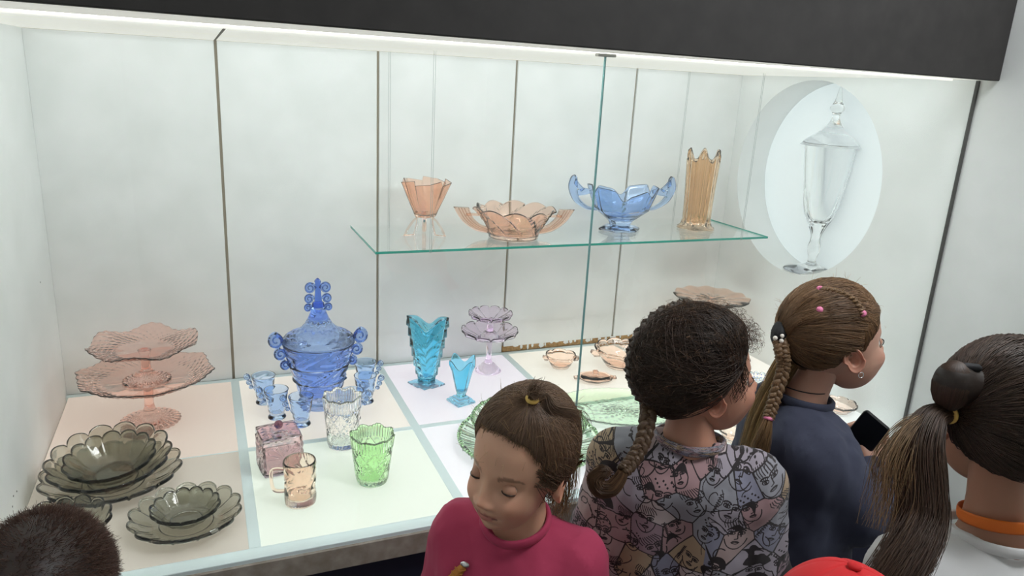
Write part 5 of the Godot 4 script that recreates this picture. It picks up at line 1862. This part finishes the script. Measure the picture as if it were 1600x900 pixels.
func girl_in_navy() -> void:
	var at := Vector3(1.372, 1.064, 1.06)
	var yaw := deg_to_rad(70)
	var inv := Transform3D(Basis(Vector3.UP, yaw), Vector3(at.x, 0, at.z)).affine_inverse()
	var wrist := inv * Vector3(1.490, 0.940, 1.145)
	var f := figure("girl in a navy sweatshirt with pink hair elastics and a thin braid, holding a phone", at, yaw, Vector3(1.412, 1.187, 1.073), Vector3(-7.3, 64.8 + 14, -5.2), 1.0,
		{"skin": lin(0.74, 0.57, 0.49), "lip": lin(0.68, 0.4, 0.38), "brow": lin(0.4, 0.3, 0.22), "lids": 0.42, "mouth": 0.6, "width": 0.096, "drop": 0.018, "grip": 0.7,
		"arms": [[inv * Vector3(1.42, 0.86, 0.93), inv * Vector3(1.52, 0.93, 1.01)], [inv * Vector3(1.418, 0.90, 1.198), wrist]]})
	var top := shirt(f, mats.navy_fleece, 0.013, 1.85, 0.008, 61, "sweatshirt")
	collar(f, mats.navy_fleece, 0.055, 0.052, 0.012, 0.009, Vector3(0, 0.010, 0.0), "collar", top)
	collar(f, mats.black_elastic, 0.043, 0.043, 0.006, 0.0012, Vector3(0, 0.03, -0.002), "necklace")
	var r := RandomNumberGenerator.new()
	r.seed = 23
	var col := lin(0.46, 0.35, 0.25)
	var h := B.new()
	scalp(h, f.head, 0.6, 0.005, lin(0.3, 0.225, 0.165), 0.0, 4)
	var knot := dir(3.16, 0.22)                                 # where the hair is gathered behind
	var stops := [dir(-2.48, 0.75), dir(-1.48, 0.74), dir(-2.68, 1.12)]
	# front sections run to two small elastics, then on to the knot
	for q in [[hair_roots(0.6, -1.5, -0.2, 0.5), stops[1]], [hair_roots(0.6, -0.6, 0.8, 0.5), stops[2]], [hair_roots(0.6, -2.3, -1.4, 0.3), stops[0]]]:
		comb(h, f.head, 700, func(g: RandomNumberGenerator) -> Array:
			var s: Array = q[0].call(g)
			return [s[0], minf(s[1], 1.0)], q[1], 0.002, 0.004, 0.0006, col, r, 0.03)
	comb(h, f.head, 900, func(g: RandomNumberGenerator) -> Array: return [-2.48 + g.randfn() * 0.08, 0.75 + g.randfn() * 0.05], knot, 0.006, 0.007, 0.0006, col, r, 0.05)
	comb(h, f.head, 700, func(g: RandomNumberGenerator) -> Array: return [-2.68 + g.randfn() * 0.12, 1.12 + g.randfn() * 0.05], knot, 0.006, 0.007, 0.0006, col, r, 0.05)
	comb(h, f.head, 2400, hair_roots(0.6, -2.6, 3.3, 0.3), knot, 0.004, 0.005, 0.0006, col, r, 0.06)
	# a cornrow across the top
	var row := []
	var rows := [stops[1], dir(-1.56, 0.96), dir(-1.9, 1.12), dir(-2.4, 1.16), stops[2]]
	for d in rows:
		row.append(f.head * (d * (skull_r(d) + 0.007)))
	braid(h, row, func(_t: float) -> Vector3: return f.head.basis * Vector3(0, 1, 0.1), func(_t: float) -> float: return 0.007, 8.0, lin(0.5, 0.39, 0.28), r, 24)
	var root := f.root.transform.affine_inverse()
	var k0: Vector3 = f.head * (knot * (skull_r(knot) + 0.012))
	var k1: Vector3 = root * Vector3(1.290, 1.145, 1.082)
	var out: Vector3 = root.basis * Vector3(-0.6, 0.25, 0.75)
	braid(h, [k0, k0.lerp(k1, 0.5) + out * 0.012, k1, root * Vector3(1.272, 1.096, 1.092), root * Vector3(1.256, 1.060, 1.10)], func(_t: float) -> Vector3: return out, func(t: float) -> float: return 0.0135 - 0.003 * t, 12.0, lin(0.5, 0.39, 0.28), r, 50)
	var k2: Vector3 = root * Vector3(1.256, 1.060, 1.10)
	tail(h, [k2, root * Vector3(1.248, 1.03, 1.104), root * Vector3(1.246, 0.99, 1.10), root * Vector3(1.25, 0.93, 1.095)], func(t: float) -> float: return 0.007 + 0.016 * t, 300, 0.0006, lin(0.55, 0.43, 0.3), r, 0.005, 0.3)
	# loose hair under the braid, down the back
	tail(h, [f.head * (dir(3.1, -0.3) * 0.095), root * Vector3(1.315, 1.1, 1.045), root * Vector3(1.29, 1.04, 1.045), root * Vector3(1.268, 0.97, 1.055), root * Vector3(1.26, 0.92, 1.06)], func(t: float) -> float: return 0.022 - 0.006 * t, 420, 0.0006, lin(0.6, 0.49, 0.33), r, 0.006, 0.4)
	for k in 60:
		var d := dir(r.randf_range(-1.5, 3.0), r.randf_range(0.2, 1.4))
		var p0: Vector3 = d * (skull_r(d) + 0.006)
		var s := Vector3(r.randfn(), r.randfn(), r.randfn()).limit_length(1.6) * 0.007
		h.hair(PackedVector3Array([f.head * p0, f.head * (p0 + d * 0.004 + s * 0.5), f.head * (p0 + d * 0.007 + s), f.head * (p0 + d * 0.008 + s * 1.6)]), 0.00025, 0.00015, shade(lin(0.6, 0.48, 0.33), r), d)
	obj("hair", h, mats.hair, f.root)
	for d in stops:
		var b := B.new()
		b.ball(f.head * (d * (skull_r(d) + 0.008)), Vector3(0.0065, 0.006, 0.0065), 12, 8)
		obj("hair_elastic", b, mats.pink_elastic, f.root)
	band_ring("hair_elastic", k2, (k2 - k1).normalized(), 0.0065, 0.0032, mats.pink_elastic, f.root)
	var sc := B.new()
	sc.nets([[k0 + out * 0.002, k0 + out * 0.012, 0.013, 0.011], [k0 + Vector3(0, 0.012, 0), k0 - Vector3(0, 0.012, 0) + out * 0.008, 0.012, 0.012]], 0.003, 0.01, Color.WHITE, func(p: Vector3) -> float: return 0.001 * sin(p.x * 900) * sin(p.y * 800))
	var scr := obj("scrunchie", sc, mats.black_elastic, f.root)
	for q in [Vector2(-0.009, -0.006), Vector2(0.003, -0.002), Vector2(0.002, -0.011)]:
		var b := B.new()
		b.ball(k0 + out.normalized() * 0.021 + root.basis * (Vector3(0.92, 0.05, 0.38) * q.x + Vector3(0.06, 0.96, -0.27) * q.y), Vector3.ONE * 0.0042, 12, 8)
		obj("pearl", b, mats.pearl, scr)
	band_ring("earring", f.head * Vector3(-0.0745, -0.047, 0.0), f.head.basis.x.normalized(), 0.005, 0.0007, mats.silver, f.root)
	# the phone in her hand
	var ph := Transform3D(Basis(Vector3(0.5246, -0.5570, 0.0), Vector3.UP, Vector3.BACK), Vector3.ZERO)
	var R := Vector3(0.9228, 0.0524, 0.3816)
	var U := Vector3(0.0578, 0.9606, -0.2717)
	var K := Vector3(-0.3808, 0.2728, 0.8835)
	var px := (R * 0.6 - U * 0.65 + K * 0.6).normalized()
	var py := (R * 0.36 + U * 0.88 + K * 0.6)
	py = (py - px * py.dot(px)).normalized()
	ph = Transform3D(Basis(px, py, px.cross(py)), Vector3(1.49, 0.977, 1.102))
	var t := thing("phone", "black phone held up by the girl in the navy sweatshirt", "phone")
	t.transform = ph
	var b := B.new()
	var o := []
	for q in [[1, 1, 0.0], [-1, 1, PI / 2], [-1, -1, PI], [1, -1, 3 * PI / 2]]:
		for k in 7:
			var a: float = q[2] + k * PI / 12
			o.append(Vector2(q[0] * 0.021 + cos(a) * 0.007, q[1] * 0.059 + sin(a) * 0.007))
	b.extrude(o, 0.008, 0.0018)
	obj("body", b, mats.phone_black, t)
	b = B.new()
	for q in [Vector2(-0.02, 0.058), Vector2(-0.02, 0.043)]:
		b.ball(Vector3(q.x, q.y, -0.004), Vector3(0.005, 0.005, 0.001), 14, 5)
	obj("camera_lens", b, mats.phone_black, t)


func girl_in_white() -> void:
	var f := figure("girl in a white top with a long dark ponytail, nearest the viewer, seen from behind", Vector3(1.335, 1.045, 1.462), deg_to_rad(168), Vector3(1.345, 1.2, 1.43), Vector3(3, 146, 4), 1.03,
		{"skin": lin(0.69, 0.51, 0.415), "lip": lin(0.6, 0.36, 0.34), "brow": lin(0.25, 0.2, 0.16), "lids": 0.35, "width": 0.13})
	var top := shirt(f, mats.white_cotton, 0.006, 0.7, 0.006, 71)
	collar(f, mats.white_cotton, 0.060, 0.056, 0.012, 0.008, Vector3(0, 0.006, 0.0), "collar", top)
	var b := B.new()
	var p := []
	for k in 40:
		var a := TAU * k / 40
		p.append(f.neck + Vector3(cos(a) * 0.047, 0.028 - 0.012 * sin(a), sin(a) * 0.047 - 0.002))
	b.tube(p, func(_t: float) -> Vector2: return Vector2(0.0015, 0.0085), 8, Vector3.UP, Color.WHITE, true)
	obj("neck_strap", b, mats.orange_cord, f.root)
	var r := RandomNumberGenerator.new()
	r.seed = 31
	var col := lin(0.27, 0.21, 0.175)
	var h := B.new()
	scalp(h, f.head, 0.6, 0.008, lin(0.16, 0.125, 0.105), 0.0, 6)
	var inv := f.root.transform.affine_inverse()
	var at: Vector3 = inv * Vector3(1.240, 1.222, 1.424)
	var knot := (f.head.affine_inverse() * at).normalized()
	comb(h, f.head, 3000, hair_roots(0.6, -PI, PI, 0.3), knot, 0.005, 0.008, 0.0007, col, r, 0.06)
	# a loop of hair above the tie
	var loop := inv * Vector3(1.236, 1.262, 1.425)
	h.nets([[loop + Vector3(0, 0.012, 0), loop - Vector3(0, 0.012, 0), 0.021, 0.018], [loop, inv * Vector3(1.275, 1.26, 1.43), 0.022, 0.026]], 0.005, 0.012, lin(0.18, 0.14, 0.115))
	for k in 700:
		var a := r.randf() * TAU
		var pts := PackedVector3Array()
		for j in 9:
			var t := j / 8.0
			var e := lerpf(-1.5, 1.6, t)
			pts.append(loop + Vector3(cos(a) * cos(e) * 0.0235, sin(e) * 0.034, sin(a) * cos(e) * 0.0235))
		h.hair(pts, 0.0007, 0.0005, shade(col, r), Vector3(cos(a), 0, sin(a)))
	tail(h, [at + inv.basis * Vector3(0.02, 0.004, 0), at, inv * Vector3(1.212, 1.217, 1.424), inv * Vector3(1.185, 1.187, 1.437), inv * Vector3(1.172, 1.147, 1.458), inv * Vector3(1.158, 1.112, 1.478), inv * Vector3(1.126, 1.085, 1.494), inv * Vector3(1.088, 1.055, 1.506), inv * Vector3(1.06, 1.02, 1.51)], func(t: float) -> float: return 0.009 + 0.019 * smoothstep(0.05, 0.45, t) - 0.003 * t, 2300, 0.0006, lin(0.31, 0.235, 0.185), r, 0.009, 0.3)
	tail(h, [at, inv * Vector3(1.19, 1.212, 1.422), inv * Vector3(1.153, 1.175, 1.43), inv * Vector3(1.138, 1.13, 1.445), inv * Vector3(1.118, 1.085, 1.46)], func(t: float) -> float: return 0.008 + 0.02 * smoothstep(0.1, 0.6, t), 320, 0.0005, lin(0.5, 0.4, 0.29), r, 0.01, 0.4)
	obj("hair", h, mats.hair, f.root)
	band_ring("hair_tie", at, (at - inv * Vector3(1.195, 1.214, 1.432)).normalized(), 0.0115, 0.0035, mats.yellow_elastic, f.root)
	b = B.new()
	b.nets([[inv * Vector3(1.243, 1.290, 1.43), inv * Vector3(1.262, 1.288, 1.435), 0.006, 0.006]], 0.003, 0.004)
	obj("hair_clip", b, mats.black_elastic, f.root)
	band_ring("earring", f.head * Vector3(0.077, -0.053, 0.0), f.head.basis.z.normalized(), 0.0075, 0.0009, mats.silver, f.root)


func boy() -> void:
	var f := figure("dark short haired child in the lower left corner, only the top of the head showing", Vector3(0.152, 0.825, 1.095), deg_to_rad(140), Vector3(0.139, 0.952, 1.072), Vector3(8, 165, 0), 0.97,
		{"skin": lin(0.74, 0.56, 0.46), "lip": lin(0.6, 0.36, 0.34), "brow": lin(0.2, 0.15, 0.12), "width": 0.09})
	shirt(f, mats.grey_cotton, 0.004, 0.7, 0.005, 81, "shirt", 0.011)
	var r := RandomNumberGenerator.new()
	r.seed = 41
	var col := lin(0.33, 0.235, 0.20)
	var h := B.new()
	scalp(h, f.head, 0.62, 0.007, lin(0.2, 0.14, 0.12), 0.0, 9)
	var roots := hair_roots(0.62, -PI, PI, 0.1)
	for k in 16000:
		var q: Array = roots.call(r)
		var d := dir(q[0], q[1])
		var lean := (dir(q[0] * 0.7, q[1] - 0.6) - d) * 0.6 + Vector3(r.randfn(), r.randfn(), r.randfn()) * 0.22
		var p := PackedVector3Array()
		for j in 4:
			var t := j / 3.0
			p.append(f.head * (d * (skull_r(d) + 0.003 + 0.013 * t) + lean * 0.014 * t * t))
		h.hair(p, 0.00045, 0.0002, shade(col, r, 0.25), f.head.basis * dir(q[0] + 1.0, q[1]))
	obj("hair", h, mats.hair, f.root)


func child_in_cap() -> void:
	var f := figure("child wearing a red cap, only its crown showing at the bottom edge", Vector3(0.912, 0.933, 1.606), deg_to_rad(150), Vector3(0.909, 1.066, 1.594), Vector3(10, 150, 0), 0.97,
		{"skin": lin(0.76, 0.58, 0.48), "lip": lin(0.6, 0.36, 0.34), "brow": lin(0.2, 0.15, 0.12), "width": 0.112})
	shirt(f, mats.grey_cotton, 0.004, 0.7, 0.005, 91, "shirt", 0.011)
	var h := B.new()
	scalp(h, f.head, 0.62, 0.003, lin(0.2, 0.15, 0.12), 0.0, 9)
	obj("hair", h, mats.hair, f.root)
	var b := B.new()
	b.grid(96, 22, func(u: float, j: int) -> Vector3:
		var az := TAU * u
		var e := j / 21.0
		var d := dir(az, lerpf(0.3 - 0.25 * absf(sin(az / 2.0)), PI / 2, e))
		var seam := pow(absf(cos(az * 3.0)), 24.0)
		return f.head * (d * (skull_r(d) + 0.0095 - 0.0012 * seam)), true, Color.WHITE, false)
	b.ball(f.head * Vector3(0, 0.1175, -0.012), Vector3(0.007, 0.0035, 0.007), 14, 7)
	var cap := obj("cap", b, mats.red_cloth, f.root)
	b = B.new()
	b.grid(28, 8, func(u: float, j: int) -> Vector3:
		var az := lerpf(-1.15, 1.15, u)
		var e := j / 7.0
		var d := dir(az, 0.24)
		return f.head * (d * (skull_r(d) + 0.009) + Vector3(0, -0.012 * e - 0.012 * e * absf(az), 0.062 * e * cos(az * 1.1))), false, Color.WHITE, false)
	obj("brim", b, mats.red_cloth, cap)
